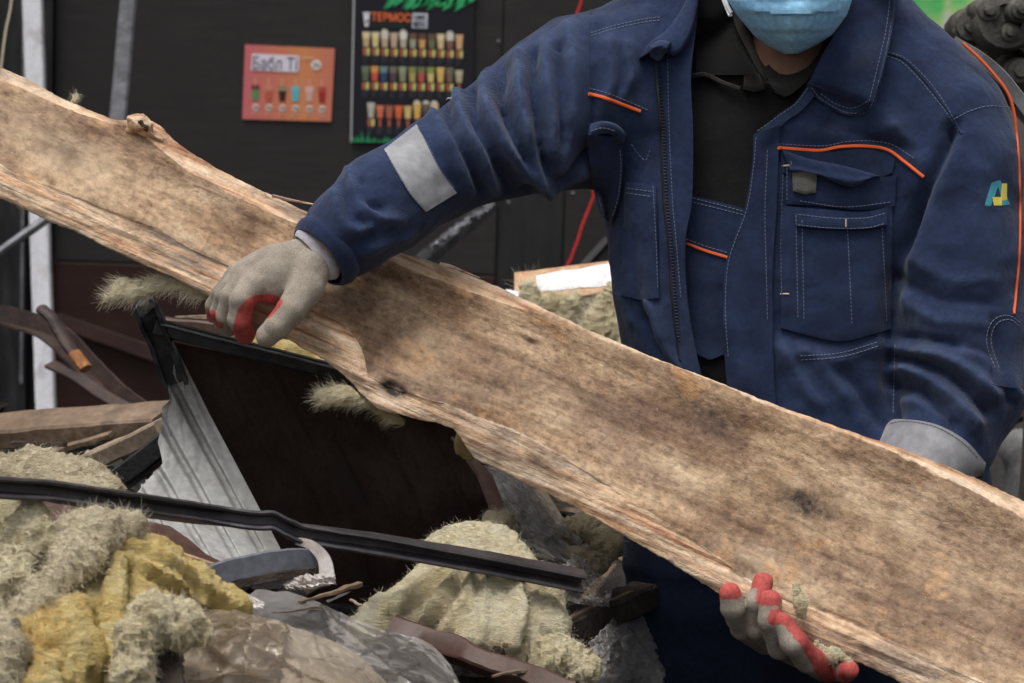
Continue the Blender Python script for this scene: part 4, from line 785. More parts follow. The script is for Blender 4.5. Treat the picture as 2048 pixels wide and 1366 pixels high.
# reflective bands
jp([(768, 298), (790, 338), (820, 388), (852, 424)], [(833, 248), (852, 285), (880, 340), (914, 386)], 36, 14, .003, .003, curve=True, name='reflective_band', mat='reflect')
stit(jk, [[(772, 304), (794, 342), (822, 388), (852, 418)], [(836, 256), (856, 290), (882, 340), (912, 380)]])
jp([(1760, 880), (1776, 846), (1800, 838), (1870, 848), (1930, 880), (1972, 926)], [(1730, 960), (1750, 980), (1800, 1000), (1860, 1010), (1920, 1000), (1960, 985)], 40, 20, .013, .004, curve=True, sm=14, name='reflective_band', mat='reflect')
stit(jk, [[(1780, 846), (1815, 842), (1872, 853), (1925, 884), (1960, 920)], [(1790, 690), (1788, 760), (1786, 830)]])
jp([(1978, 640), (1990, 628), (2010, 620), (2050, 625)], [(1986, 770), (2010, 774), (2030, 776), (2050, 776)], 20, 16, .003, .004, curve=True, name='elbow_patch')
stit(jk, [[(1990, 735), (1974, 690), (1978, 655), (1995, 635), (2020, 632), (2046, 650)], [(1998, 735), (1983, 690), (1986, 660), (2000, 643), (2022, 640), (2044, 658)]])
# sleeve piping, back reflective strip, logo
K(*J.cord([(1925, 86), (1966, 124), (2012, 180), (2028, 225), (2034, 281), (2038, 328), (2040, 422), (2038, 515), (2028, 628)], .0022, .001, 6), 'piping', 'orange', jk)
st_ = [P(1905, 84, 3.47), P(1956, 114, 3.47), P(1998, 148, 3.475), P(2030, 186, 3.48), P(2060, 225, 3.48)]
obj('reflective_band', *sweep(smoothline(st_, 24), [(-.009, -.0015), (.009, -.0015), (.009, .0015), (-.009, .0015)], tuple(fwd + rt * .6)), 'reflect', jk)
lg = K(*J.patch([(1983, 366), (1996, 361), (2000, 361)], [(1969, 411), (1982, 412), (1988, 396)], 10, 10, .0005, .0005), 'logo', 'teal', jk)
K(*J.patch([(1993, 362), (2001, 361)], [(2007, 410), (2020, 409)], 8, 8, .0007, .0005), 'logo_stroke', 'teal', lg); K(*J.patch([(1998, 404), (2012, 402)], [(1999, 411), (2019, 410)], 8, 6, .0008, .0005), 'logo_stroke', 'teal', lg)
K(*J.patch([(2004, 367), (2014, 367)], [(2001, 402), (2014, 400)], 8, 8, .0009, .0005), 'logo_stroke', 'yellow', lg); K(*J.patch([(1985, 394), (2004, 394)], [(1988, 411), (2004, 411)], 8, 8, .0009, .0005), 'logo_stroke', 'yellow', lg)
# tab on the raised sleeve and cuff edge
v3, f3 = surfnet([chain([(978, 150, 3.44, 12), (1000, 146, 3.44, 14), (1034, 150, 3.44, 14), (1030, 190, 3.44, 20), (990, 190, 3.44, 20), (978, 150, 3.44, 12)], 1.0)], .003); obj('sleeve_tab', c2w(v3), f3, 'navy_light', jk)
obj('loose_threads', *join([sweep(smoothline([P(892 + i * 5, 200 - (i % 2) * 3, 3.33), P(896 + i * 6, 196, 3.325), P(901 + i * 6, 197 + i, 3.33)], 6), circ(.0006, 4), tuple(up)) for i in range(4)]), 'mask_edge', jk, kind='stuff')
# ---- trousers and boots
def leg(s_, kx): return chain([(1575 + s_ * 145, 980, 3.50, 168), (1572 + s_ * 142, 1200, 3.50, 168), (*wnode(.395 + s_ * .108, 3.50, .48, .112)[:4],), (*wnode(.40 + s_ * .15, 3.55, .12, .085)[:4],), (*wnode(.40 + s_ * .15, 3.55, .07, .085)[:4],)], k=.03)
tr = stack([(840, 1590, 3.485, 300, .128), (1000, 1580, 3.49, 312, .135), (1120, 1578, 3.495, 305, .12)])
v4, f4 = surfnet([leg(-1, 0), leg(1, 0), tr], .008, .04); v4 = c2w(v4); N4 = vnormals(v4, f4); v4 = v4 + N4 * (.010 * fbm(v4 * A(9, 9, 5), 3))[:, None]; obj('trousers', v4, f4, 'navy_dark', per)
for s_ in (-1, 1):
    bt = surfnet([chain([wnode(.40 + s_ * .15, 3.57, .16, .062), wnode(.40 + s_ * .15, 3.57, .06, .058), wnode(.40 + s_ * .155, 3.44, .05, .05), wnode(.40 + s_ * .16, 3.35, .045, .044)])], .006); bv = c2w(bt[0]); bv[:, 2] = np.maximum(bv[:, 2], .002); obj('boot', bv, bt[1], 'fleece', per)
# ---- mask
mr = 26; mcn = 40; Lx = [(-150, 1475), (-100, 1458), (-40, 1454), (0, 1456), (30, 1474), (70, 1508), (92, 1535), (107, 1566)]; Rx = [(-150, 1690), (-100, 1708), (-40, 1710), (0, 1704), (30, 1694), (70, 1664), (92, 1632), (107, 1600)]
ys = np.linspace(-150, 107, 56); V = []
for y in ys:
    xl_, xr_ = np.interp(y, *np.array(Lx).T), np.interp(y, *np.array(Rx).T); t_ = (y + 150) / 257
    for j in range(mcn):
        u_ = j / (mcn - 1) * 2 - 1; x = (xl_ + xr_) / 2 + (xr_ - xl_) / 2 * math.sin(u_ * 1.35) / math.sin(1.35)
        d = HD - .128 + .062 * (1 - math.cos(u_ * 1.35)) / (1 - math.cos(1.35)) + .075 * max(0, (t_ - .55) / .45) ** 2.2 + .02 * max(0, .3 - t_) / .3
        pl2 = .0055 * ((t_ * 7.2 + .25 * u_ * u_) % 1.0) * (1 - abs(u_) ** 4) * (1 if t_ < .92 else 0)
        wr = .005 * float(np.exp(-((u_ - .25 + t_ * .3) / .18) ** 2)) * ss(.5, .8, t_)
        V.append(cs(x, y, d - pl2 - wr))
V = np.array(V); V[:, 2] += .0035 * fbm(V * 45, 3); Vw = c2w(V); n_ = len(V); fm = grid_faces(56, mcn)
Vb = c2w(V + A(0, 0, .0025)); rim = [i for i in range(mcn)] + [i * mcn + mcn - 1 for i in range(1, 56)] + [55 * mcn + i for i in range(mcn - 2, -1, -1)] + [i * mcn for i in range(54, 0, -1)]
mk = obj('face_mask', np.vstack([Vw, Vb]), [q[::-1] for q in fm] + [tuple(i + n_ for i in q) for q in fm] + [(rim[i], rim[(i + 1) % len(rim)], rim[(i + 1) % len(rim)] + n_, rim[i] + n_) for i in range(len(rim))], 'mask', per)
obj('mask_loop', *sweep(smoothline([P(1455, -100, HD - .04), P(1440, -30, HD - .02), P(1457, 26, HD - .035), P(1462, 30, HD - .045)], 16), circ(.0022, 6), tuple(up)), 'mask_edge', mk)
obj('mask_edge', *sweep(smoothline([P(1446, -30, HD - .058), P(1452, 5, HD - .060), P(1462, 26, HD - .062)], 16), circ(.003, 6), tuple(fwd)), 'mask_edge', mk)
# ---- gloves
def glove(fs, redf, k, label):
    v, f = surfnet(fs, .0018, k); v = c2w(v); N = vnormals(v, f); v = v + N * (.0012 * fbm(v * 60, 3))[:, None]; v = lap(v, f, 1, .4)
    o = obj('glove', v, f, 'glove', per); x, y = pix(v); rr = redf(x, y, v, N); rr = lap(np.repeat(rr[:, None], 3, 1), f, 6, .7)[:, 0]; attr(o, 'red', rr); o['label'] = label; return o, v, f
def gch(n_, fz=1.0): return chain(n_, fz, .0035)
G1 = [gch([(628, 515, 3.238, 46), (585, 540, 3.232, 52), (540, 560, 3.225, 46), (505, 572, 3.220, 34)], .62), gch([(610, 520, 3.238, 44), (550, 535, 3.235, 46), (495, 552, 3.235, 32)], .6), gch([(600, 520, 3.245, 40), (530, 535, 3.25, 38), (480, 550, 3.25, 28)], .6),
      gch([(505, 574, 3.216, 30), (484, 600, 3.205, 25), (478, 640, 3.212, 23), (490, 668, 3.245, 21)]), gch([(492, 560, 3.232, 28), (462, 592, 3.228, 21), (452, 632, 3.240, 20), (456, 656, 3.268, 18)]), gch([(480, 556, 3.248, 26), (448, 590, 3.250, 19), (438, 622, 3.262, 18), (442, 645, 3.29, 16)]), gch([(475, 552, 3.262, 24), (440, 586, 3.272, 17), (427, 612, 3.285, 16), (426, 632, 3.305, 14)]),
      gch([(622, 535, 3.232, 42), (612, 575, 3.215, 36), (582, 620, 3.195, 29), (556, 652, 3.192, 26), (534, 672, 3.200, 23)])]
RP1 = [(474, 622), (490, 600), (515, 589), (545, 588), (566, 600), (562, 622), (545, 634), (526, 640), (516, 655), (512, 672), (503, 690), (470, 690), (464, 668)]
def red1(x, y, v, N):
    r = inpoly(x, y, RP1).astype(float); r = np.maximum(r, np.exp(-((x - 423) / 12) ** 2 - ((y - 632) / 12) ** 2) * 1.2); r = np.maximum(r, np.exp(-((x - 441) / 9) ** 2 - ((y - 650) / 9) ** 2) * 1.1)
    thumb = polydist(x, y, [(600, 600), (582, 620), (556, 652), (534, 672)]); r = np.where((thumb < 21) & (x + y * .55 > 878), 0, r); return np.maximum(r, ss(.35, .7, N @ fwd) * .9 * (x < 600))
g1, gv1, gf1 = glove(G1, red1, .0045, 'glove arched over the slab edge with the red palm showing')
G2 = [gch([(1460, 1186, 3.030, 22), (1466, 1215, 3.034, 25), (1484, 1256, 3.066, 23), (1530, 1285, 3.125, 24)]), gch([(1526, 1166, 3.046, 21), (1514, 1205, 3.036, 23), (1512, 1256, 3.052, 23), (1555, 1290, 3.115, 25)]), gch([(1540, 1202, 3.008, 23), (1541, 1240, 3.003, 24), (1560, 1295, 3.030, 24), (1600, 1310, 3.105, 26)]), gch([(1566, 1246, 2.996, 20), (1588, 1285, 2.992, 27), (1616, 1318, 3.02, 28), (1650, 1335, 3.10, 28)]),
      gch([(1550, 1280, 3.135, 26), (1620, 1290, 3.13, 36), (1680, 1270, 3.17, 42), (1690, 1225, 3.19, 42)], .8), gch([(1615, 1310, 3.105, 24), (1660, 1336, 3.09, 26), (1690, 1342, 3.055, 22), (1700, 1340, 3.035, 18)])]
def red2(x, y, v, N):
    r = np.zeros(len(x))
    for tx, ty, rx, ry in ((1458, 1178, 26, 22), (1522, 1156, 24, 20), (1538, 1192, 26, 20), (1562, 1234, 26, 16)): r = np.maximum(r, 1.25 * np.exp(-((x - tx) / rx) ** 4 - ((y - ty) / ry) ** 4))
    r = np.maximum(r, 1.2 * np.exp(-(polydist(x, y, [(1585, 1238), (1612, 1275), (1640, 1320), (1655, 1350)]) / 19) ** 4)); r = np.maximum(r, 1.0 * np.exp(-((x - 1698) / 24) ** 4 - ((y - 1345) / 24) ** 4)); return r
g2, gv2, gf2 = glove(G2, red2, .0016, 'glove gripping under the slab with four red fingertips')
def cuffring(c0, c1, r0_, r1_, n=9, m=40, dz=.62, rib=.02):
    c0, c1 = c2w(c0), c2w(c1); ax = (c1 - c0) / np.linalg.norm(c1 - c0); s_ = np.cross(ax, fwd); s_ /= np.linalg.norm(s_); t_ = np.cross(ax, s_); V = []
    prof = [(0, .93)] + [(i / n, 1 + .10 * math.sin(math.pi * i / n)) for i in range(n + 1)] + [(1, .86), (.5, .84)]
    for h_, k_ in prof:
        for j in range(m): a_ = 2 * math.pi * j / m; r_ = (r0_ + (r1_ - r0_) * h_) * k_ * (1 + rib * math.sin(a_ * 20)); V.append(c0 + (c1 - c0) * h_ + r_ * (s_ * math.cos(a_) + dz * t_ * math.sin(a_)))
    return np.array(V), grid_faces(len(prof), m, True)
obj('cuff', *cuffring(cs(624, 516, 3.236), cs(645, 500, 3.242), .0375, .0385), 'knit_cuff', g1)

obj('cuff_hem', *cuffring(cs(637, 515, 3.245), cs(664, 492, 3.256), .0470, .0515, dz=1.0, rib=0), 'navy', jk)
# ================================================================== the debris heap
def strands(v, N, n, ln, r=.00014, seed=1, grav=.25, spread=.9, lift=.12, dirv=None):
    g = np.random.default_rng(seed); i = g.integers(0, len(v), n); seg = 5
    unit = lambda q: q / (np.linalg.norm(q, axis=1)[:, None] + 1e-9)
    rd = g.normal(size=(n, 3)); rd = unit(rd - (rd * N[i]).sum(1)[:, None] * N[i])
    if dirv is not None: rd = unit(np.asarray(dirv) * 1.2 + rd * .9)
    p = v[i] - N[i] * .001; d = unit(rd + N[i] * lift * g.uniform(0, 2, n)[:, None]); L0 = ln * g.uniform(.25, 1.25, n) ** 1.5; s_ = unit(np.cross(d, N[i] + .2 * rd)); pts = []
    for j in range(seg):
        pts.append(p); p = p + d * (L0 / seg)[:, None]; d = unit(d + g.normal(size=(n, 3)) * .22 - A(0, 0, grav) * .15)
    wd = r * (1 - .7 * np.arange(seg) / seg)
    V = np.stack([np.stack([pts[j] - s_ * wd[j], pts[j] + s_ * wd[j]], 1) for j in range(seg)], 1).reshape(-1, 3)
    base = np.arange(n)[:, None, None] * 2 * seg; q = np.arange(seg - 1)[None, :, None] * 2 + np.array([0, 1, 3, 2])[None, None, :]
    return V, (base + q).reshape(-1, 4).tolist()
def wool(name, label, chains, mat, vox=.005, amp=.012, sc=22, nf=900, ln=.03, fib='fibre', flatz=1.0, k=.02, seed=1, group='pieces of torn glass wool insulation', lam=0, spread=.9, folds=(), dirv=None, lift=None):
    v, f = surfnet([chain(c, flatz) for c in chains], vox, k); v = c2w(v); N = vnormals(v, f); st = A(1, 1, .45)
    dsp = amp * .9 * fbm(v * sc * .6, 3) + amp * .5 * (1 - 2.4 * np.abs(fbm(v * sc * 1.3 * st + 40, 4))) + .5 * amp * (1 - 2.4 * np.abs(fbm(v * sc * 3.2 * st + 9, 3))) + .3 * amp * fbm(v * sc * 8, 2)
    x, y = pix(v); fc = ss(0, .4, ((C - v) / np.linalg.norm(C - v, axis=1)[:, None] * N).sum(1))
    for pl, wd, hh in folds: dsp = dsp + hh * fc * np.exp(-(polydist(x, y, smoothline(pl, 20)) / wd) ** 2)
    if lam: dsp = dsp + lam * np.sin((w2c(v) @ A(.5, .3, .8)) * 420 + 5 * fbm(v * 9, 2))
    v = v + N * dsp[:, None]; N = vnormals(v, f)
    o = obj(name, v, f, mat, label=label, cat='insulation', group=group)
    big = vox >= .005
    if nf: obj('fibres', *strands(v, N, int(nf * (5.0 if big else 4.0)), ln * (.8 if big else .8), seed=seed, r=.00014 if big else .00010, lift=(.08 if big else .2) if lift is None else lift, dirv=dirv), fib, o, True, kind='stuff')
    return o
def crumple(u, vv, seed, n=3, fmin=1.5, fmax=7):
    g = np.random.default_rng(seed); h = 0
    uw = u + .06 * perlin(np.stack([u * 3, vv * 3, u * 0 + seed], -1)); vw = vv + .06 * perlin(np.stack([u * 3 + 9, vv * 3, u * 0 + seed], -1))
    for k_, (np_, sc) in enumerate(((6, 1.0), (11, .6), (22, .22))):
        c = g.uniform(-.05, 1.05, (np_, 2)); sl = g.normal(size=(np_, 2)) * sc * 1.5; of = g.uniform(-.12, .12, np_) * sc
        d = np.stack([(uw - c[i, 0]) ** 2 + (vw - c[i, 1]) ** 2 for i in range(np_)], -1); pl = np.stack([(uw - c[i, 0]) * sl[i, 0] + (vw - c[i, 1]) * sl[i, 1] + of[i] for i in range(np_)], -1)
        wgt = np.exp(-(d - d.min(-1, keepdims=True)) * np_ * 110); wgt /= wgt.sum(-1, keepdims=True); h = h + (wgt * pl).sum(-1)
    return h
def film(name, label, a, b, mat, n=70, m=50, amp=.03, seed=1, bow=0.0, cat='plastic sheet', fmin=1.5, fmax=7):
    a = smoothline(a, n); b = smoothline(b, n); t = np.linspace(0, 1, m)[:, None, None]; G = a[None] * (1 - t) + b[None] * t
    u, w_ = np.meshgrid(np.linspace(0, 1, n), np.linspace(0, 1, m)); h = amp * crumple(u, w_, seed, fmin=fmin, fmax=fmax) + .004 * fbm(np.stack([u * 14, w_ * 14, u * 0 + seed], -1), 3) + bow * np.sin(np.pi * w_) + amp * .07 * (1 - 3 * np.abs(fbm(np.stack([u * 9 + 2 * w_, w_ * 2.2, u * 0 + seed + 7], -1), 3)))
    edge_ = fbm(np.stack([u * 16, w_ * 16, u * 0 + seed + 3], -1), 2) * 12
    x = G[..., 0] + edge_; y = G[..., 1] + edge_ * .7 + 400 * h * 0; d = G[..., 2] - h
    V = c2w(np.stack([(x - 1024) / FP * d, -(y - 683) / FP * d, d], -1).reshape(-1, 3))
    o = obj(name, V, [q[::-1] for q in grid_faces(m, n)], mat, label=label, cat=cat); o.data.set_sharp_from_angle(angle=math.radians(26)); return o
def plate(pts, th, mat, rim=None, **kw):            # thick plate from a 3D outline
    p = np.asarray(pts, float); c = p.mean(0); nn = np.cross(p[1] - p[0], p[2] - p[0]); nn /= np.linalg.norm(nn)
    if nn @ (C - c) < 0: nn = -nn
    n = len(p); V = np.vstack([p, p - nn * th]); f = [tuple(range(n)), tuple(range(n, 2 * n))[::-1]] + [(i, (i + 1) % n, (i + 1) % n + n, i + n) for i in range(n)]
    return V, f
# ---- leaning brown sheet panel with black frame
dp = thing('dark_sheet_panel', 'large dark brown metal sheet panel leaning in the heap under the slab', 'panel', tuple(P(760, 1180, 3.4)))
Lp = [(346, 684, 3.48), (420, 830, 3.52), (555, 1087, 3.58), (635, 1235, 3.62)]; Rp = [(905, 800, 3.58), (950, 880, 3.62), (1012, 1030, 3.66), (1000, 1180, 3.70)]
a, b = smoothline(Lp, 70), smoothline(Rp, 70); n = 150; u = np.linspace(0, 1, n); G = a[:, None] * (1 - u[None, :, None]) + b[:, None] * u[None, :, None]
cor = .004 * (ss(.35, .6, np.abs(((u * 5) % 1) - .5) * 2)); d = G[..., 2] + cor[None, :] + .006 * fbm(np.stack([u[None, :] * 6 + 0 * a[:, :1], np.linspace(0, 3, 70)[:, None] + 0 * u[None, :], 0 * G[..., 0]], -1), 3)
jag = np.where(u > .985, 1, 0)[None, :] * (9 * fbm(np.stack([np.linspace(0, 20, 70)[:, None] + 0 * u[None, :], 0 * G[..., 0], 0 * G[..., 0]], -1), 3))
q1 = c2w(np.stack([(G[..., 0] + jag - 1024) / FP * d, -(G[..., 1] - 683) / FP * d, d], -1).reshape(-1, 3)); q2 = q1 + fwd * .002; k_ = len(q1)
obj('sheet', np.vstack([q1, q2]), [q[::-1] for q in grid_faces(70, n)] + [tuple(i + k_ for i in q) for q in grid_faces(70, n)], 'panel_dark', dp)
obj('top_rail', *beam(P(308, 652, 3.435), P(860, 792, 3.53), .020, .024, tuple(up), amp=.0015, sc=30), 'black_metal', dp)
obj('rail_lip', *beam(P(322, 648, 3.42), P(860, 784, 3.515), .006, .003, tuple(up), amp=.0012, sc=40), 'steel', dp)
obj('corner_post', *(lambda q: (rough_up(q[0], .003, 30), q[1]))(sweep(resample([P(288, 606, 3.43), P(302, 640, 3.43), P(352, 770, 3.46)], 30), [(-.018, -.014), (.018, -.014), (.018, .002), (.012, .002), (.012, -.008), (-.012, -.008), (-.012, .014), (-.018, .014)], tuple(-fwd))), 'black_metal', dp)
obj('post_cap', *(lambda q: (rough_up(q[0], .010, 60), q[1]))(sweep(resample([P(280, 622, 3.42), P(292, 610, 3.415), P(306, 604, 3.42)], 8), circ(.010, 7), tuple(up))), 'steel', dp)
re_ = [P(905, 872, 3.55), P(940, 905, 3.55), P(985, 950, 3.54), P(1016, 1030, 3.5), P(1000, 1066, 3.48), P(985, 1020, 3.5), P(958, 950, 3.53)]
obj('bent_edge', *plate(re_, .004, 'laminate'), 'laminate', dp, False)
# ---- torn pale ribbed sheet
Ls = [(345, 702, 3.46), (351, 742, 3.46), (336, 768, 3.46), (339, 800, 3.46), (324, 815, 3.46), (322, 860, 3.45), (316, 886, 3.44), (326, 926, 3.41), (288, 968, 3.37), (262, 1008, 3.32), (300, 1045, 3.26), (360, 1092, 3.2), (405, 1128, 3.15)]; Rs = [(350, 690, 3.47), (420, 830, 3.48), (490, 962, 3.42), (556, 1088, 3.33), (572, 1120, 3.28)]
m = 110; a = resample(Ls, m); b = resample(Rs, m); n = 120; a[:, 0] += 4 * fbm(np.stack([np.linspace(0, 18, m), np.zeros(m), np.zeros(m)], -1), 3); 
u = np.linspace(0, 1, n); asm = a.copy()
for _ in range(60): asm[1:-1] = .25 * asm[:-2] + .5 * asm[1:-1] + .25 * asm[2:]
G = asm[:, None] * (1 - u[None, :, None]) + b[:, None] * u[None, :, None] + (a - asm)[:, None] * np.clip(1 - u / .10, 0, 1)[None, :, None]; tt = np.linspace(0, 1, m)[:, None]
ph = (np.hypot(G[..., 0] - b[:, :1], G[..., 1] - b[:, 1:2]) * .80 / 44 + .3); d = G[..., 2] + .017 * ss(.62, .88, np.abs((ph % 1) - .5) * 2) * 1.0 + .006 * fbm(np.stack([u[None, :] * 4 + 0 * tt, tt * 4 + 0 * u[None, :], 0 * G[..., 0]], -1), 3)
q1 = c2w(np.stack([(G[..., 0] - 1024) / FP * d, -(G[..., 1] - 683) / FP * d, d], -1).reshape(-1, 3)); q2 = q1 + fwd * .0015; k_ = len(q1)
obj('ribbed_sheet', np.vstack([q1, q2]), [q[::-1] for q in grid_faces(m, n)] + [tuple(i + k_ for i in q) for q in grid_faces(m, n)], 'panel_light', label='torn pale grey ribbed metal sheet beside the dark brown panel', cat='sheet')
film('bent_sheet_corner', 'small pale bent metal corner left of the torn ribbed sheet', [(255, 1010, 3.36), (290, 965, 3.40), (325, 930, 3.43)], [(262, 1030, 3.34), (300, 1030, 3.33), (340, 1010, 3.35)], 'panel_light', 20, 14, .008, 5, cat='sheet')
# ---- long steel channel lying across the heap
chp = [P(-60, 966, 2.60), P(0, 975, 2.62), P(100, 982, 2.67), P(240, 1004, 2.75), P(400, 1027, 2.88), P(500, 1040, 2.905), P(545, 1046, 2.915), P(575, 1056, 2.92), P(610, 1068, 2.93), P(760, 1090, 2.96), P(900, 1113, 2.99), P(1060, 1142, 3.02), P(1166, 1163, 3.04)]
prof = [(-.0095, -.011), (.0095, -.011), (.0115, -.0085), (.0095, -.006), (-.004, -.004), (-.005, .004), (.0085, .006), (.0105, .0085), (.0085, .011), (-.0095, .011)]
pp = smoothline(chp, 130); tw = .25 * np.sin(np.linspace(0, 5, 130)) - .12; v, f = sweep(pp, [(x * 1.08, y * 1.08) for x, y in prof], tuple(up), twist=tw); x_, y_ = pix(v)
v = rough_up(v, .0009, 22) + np.outer(.003 * np.exp(-((x_ - 548) / 18) ** 2), up)
obj('steel_channel', v, f, 'bar', label='long dark bent steel channel lying across the debris heap', cat='metal bar')
# ---- timber and metal at the back left
obj('roof_board', *beam(P(-60, 866, 4.2), P(336, 838, 4.05), .10, .036, (0, -.25, 1), amp=.004), 'timber', label='wide brown board lying level behind the torn ribbed sheet', cat='board')
obj('timber_batten', *beam(P(150, 938, 3.95), P(338, 852, 3.8), .055, .030, (0, -.3, 1), amp=.004), 'timber_pale', label='pale timber batten sloping up to the torn ribbed sheet', cat='batten')
obj('wood_stick', *beam(P(50, 922, 4.1), P(222, 868, 4.0), .03, .014, (0, -.3, 1), amp=.004, taper=(1, .5)), 'timber', label='thin grey-brown stick below the wide brown board', cat='stick')
obj('wood_stick', *beam(P(100, 905, 4.3), P(240, 880, 4.2), .03, .012, (0, -.3, 1), amp=.004, taper=(1, .5)), 'timber_dark', label='dark splintered stick just under the wide brown board', cat='stick')
obj('black_tube', *beam(P(196, 992, 3.62), P(338, 886, 3.58), .034, .034, tuple(up), amp=.002), 'black_metal', label='black square tube sloping up behind the torn ribbed sheet', cat='tube')
obj('angle_iron', *(lambda q: (rough_up(q[0], .002, 20), q[1]))(sweep(smoothline([P(-40, 618, 5.2), P(20, 634, 5.2), P(90, 656, 5.15), P(135, 690, 5.1), P(190, 748, 5.05), P(232, 790, 5.0), P(285, 828, 4.95)], 50), [(-.020, -.020), (.020, -.020), (.020, -.015), (-.015, -.015), (-.015, .020), (-.020, .020)], tuple(up))), 'rust', label='curved dark rusty angle iron in front of the white post', cat='metal bar')
rp_ = thing('rusty_pipe', 'short flattened pipe with an orange rust end by the white post', 'pipe', tuple(P(172, 742, 4.9)))
pp = smoothline([P(84, 618, 4.95), P(108, 642, 4.93), P(140, 695, 4.9), P(172, 738, 4.88)], 30)
obj('tube', *(lambda q: (rough_up(q[0], .002, 30), q[1]))(sweep(pp[:24], [(c * 1.15, s * .8) for c, s in circ(.014, 10)], tuple(up))), 'rust', rp_)
obj('rusted_end', *(lambda q: (rough_up(q[0], .003, 60), q[1]))(sweep(pp[22:], [(c * 1.2, s * .85) for c, s in circ(.0145, 10)], tuple(up))), 'rust_end', rp_)
obj('bent_strip', *sweep(smoothline([P(100, 728, 5.1), P(150, 752, 5.05), P(205, 790, 5.0), P(262, 822, 4.95), P(300, 850, 4.9)], 30), box2(.03, .008), (0, -.5, 1)), 'rust', label='thin dark metal strip sloping down onto the wide brown board', cat='metal bar')
obj('grey_pole', *sweep([P(-60, 548, 6.2), P(20, 490, 6.2), P(118, 420, 6.2)], circ(.0125, 8), tuple(up)), 'steel', label='thin grey pole sloping up behind the slab at the left edge', cat='pole')
obj('leaning_rail', *beam(P(800, 560, 6.6), P(992, 398, 7.0), .05, .03, tuple(up), amp=.004, sc=9), 'black_metal', label='dark metal rail leaning on the wall below the raised arm', cat='metal bar')
film('foil_scraps', 'crumpled silvery scraps on the dark rail below the raised arm', [(860, 492, 6.55), (905, 455, 6.6), (985, 402, 6.7)], [(866, 500, 6.5), (915, 462, 6.55), (990, 410, 6.65)], 'steel', 30, 6, .03, 8, cat='scrap')
obj('wood_offcut', *beam(P(352, 633, 3.75), P(470, 636, 3.7), .02, .012, tuple(up), amp=.003, taper=(.2, 1)), 'timber_pale', label='pale pointed wood splinter sticking out behind the gripping glove', cat='splinter')
obj('brown_plank', *beam(P(318, 650, 3.82), P(480, 668, 3.78), .03, .028, tuple(up), amp=.003), 'laminate', label='brown plank just behind the black top rail of the panel', cat='board')
# white painted board behind the slab
wb = thing('painted_board', 'board with flaking white paint behind the slab beside the jacket', 'board', tuple(P(1130, 575, 4.6)))
uvec = tuple(A(.0, -.62, .78)); a, b = P(1030, 579, 4.62), P(1245, 552, 4.6)
obj('plank', *beam(a, b, .085, .010, uvec, amp=.002), 'chip_edge', wb); nrm = np.array(uvec) * .0075
obj('paint', *beam(a + (b - a) * .20 + nrm, b + nrm + A(0, .004, 0), .062, .003, uvec, amp=.003, sc=30, taper=(.75, 1)), 'white_paint', wb)
plv, plf = plate([P(1160, 545, 6.2), P(1218, 482, 6.2), P(1300, 480, 6.3), P(1300, 560, 6.2)], .02, 'panel_light'); obj('grey_board', plv, plf, 'wall_grey', smooth=False, label='dark grey board corner leaning just left of the jacket', cat='board')
obj('white_scrap', *plate([P(1012, 578, 4.5), P(1040, 583, 4.5), P(1056, 600, 4.45), P(1020, 600, 4.45)], .004, 'paper'), 'white_paint', smooth=False, label='white corner of a scrap showing above the slab edge', cat='scrap')
plv, plf = plate([P(1040, 600, 4.9), P(1300, 585, 4.9), P(1300, 760, 4.7), P(1040, 760, 4.7)], .02, 'x'); obj('fallen_panel', plv, plf, 'panel_dark', smooth=False, label='fallen dark panel under the white painted board', cat='panel')
# ---- glass wool
W1 = 'pieces of torn glass wool insulation'
wool('wool_tuft', 'pale upright wool tuft under the white painted board', [[(1068, 625, 4.42, 18), (1060, 595, 4.42, 12), (1052, 574, 4.42, 6)], [(1092, 640, 4.42, 18), (1098, 606, 4.42, 10), (1112, 594, 4.42, 6)], [(1130, 650, 4.42, 18), (1138, 612, 4.42, 13), (1152, 594, 4.42, 7)], [(1050, 660, 4.42, 24), (1160, 690, 4.42, 26)]], 'wool_pale', .005, .012, 40, 900, .055, seed=3, dirv=up * .7 + rt * .2, lift=.3, k=.008)
wool('wool_tuft', 'grey-yellow wool tuft against the jacket hem above the slab', [[(1224, 580, 4.3, 7), (1216, 612, 4.3, 16), (1205, 655, 4.3, 30), (1240, 690, 4.3, 34)]], 'wool_pale', .005, .012, 40, 700, .045, seed=4, dirv=up * .7, lift=.3, k=.01)
wool('wool_wisp', 'pale wool wisp hanging under the slab left of the glove', [[(212, 594, 3.36, 2), (245, 586, 3.36, 5), (280, 580, 3.355, 9), (330, 562, 3.345, 7), (385, 572, 3.33, 6), (410, 588, 3.32, 5)], [(240, 562, 3.36, 2), (262, 570, 3.36, 6)]], 'wool_pale', .003, .007, 55, 900, .032, seed=5, dirv=-rt - up * .25, lift=.2)
wool('wool_wisp', 'white wool wisp hanging under the slab over the dark panel', [[(632, 790, 3.25, 3), (655, 796, 3.25, 8), (690, 792, 3.25, 12), (735, 802, 3.25, 8)], [(735, 802, 3.31, 5), (790, 838, 3.30, 3), (808, 846, 3.30, 2)]], 'wool_pale', .003, .006, 55, 700, .028, seed=6, dirv=-rt + up * .15, lift=.15)
wool('wool_wisp', 'tiny wool wisp standing on the upper slab edge at left', [[(148, 206, 3.53, 4), (152, 190, 3.53, 3)]], 'wool_pale', .003, .004, 60, 60, .018, seed=7)
wool('wool_block', 'yellow wool block behind the gripping thumb', [[(470, 690, 3.72, 18), (540, 700, 3.72, 20), (600, 712, 3.72, 22), (660, 740, 3.72, 20)]], 'wool_yellow', .005, .006, 30, 300, .012, seed=8)
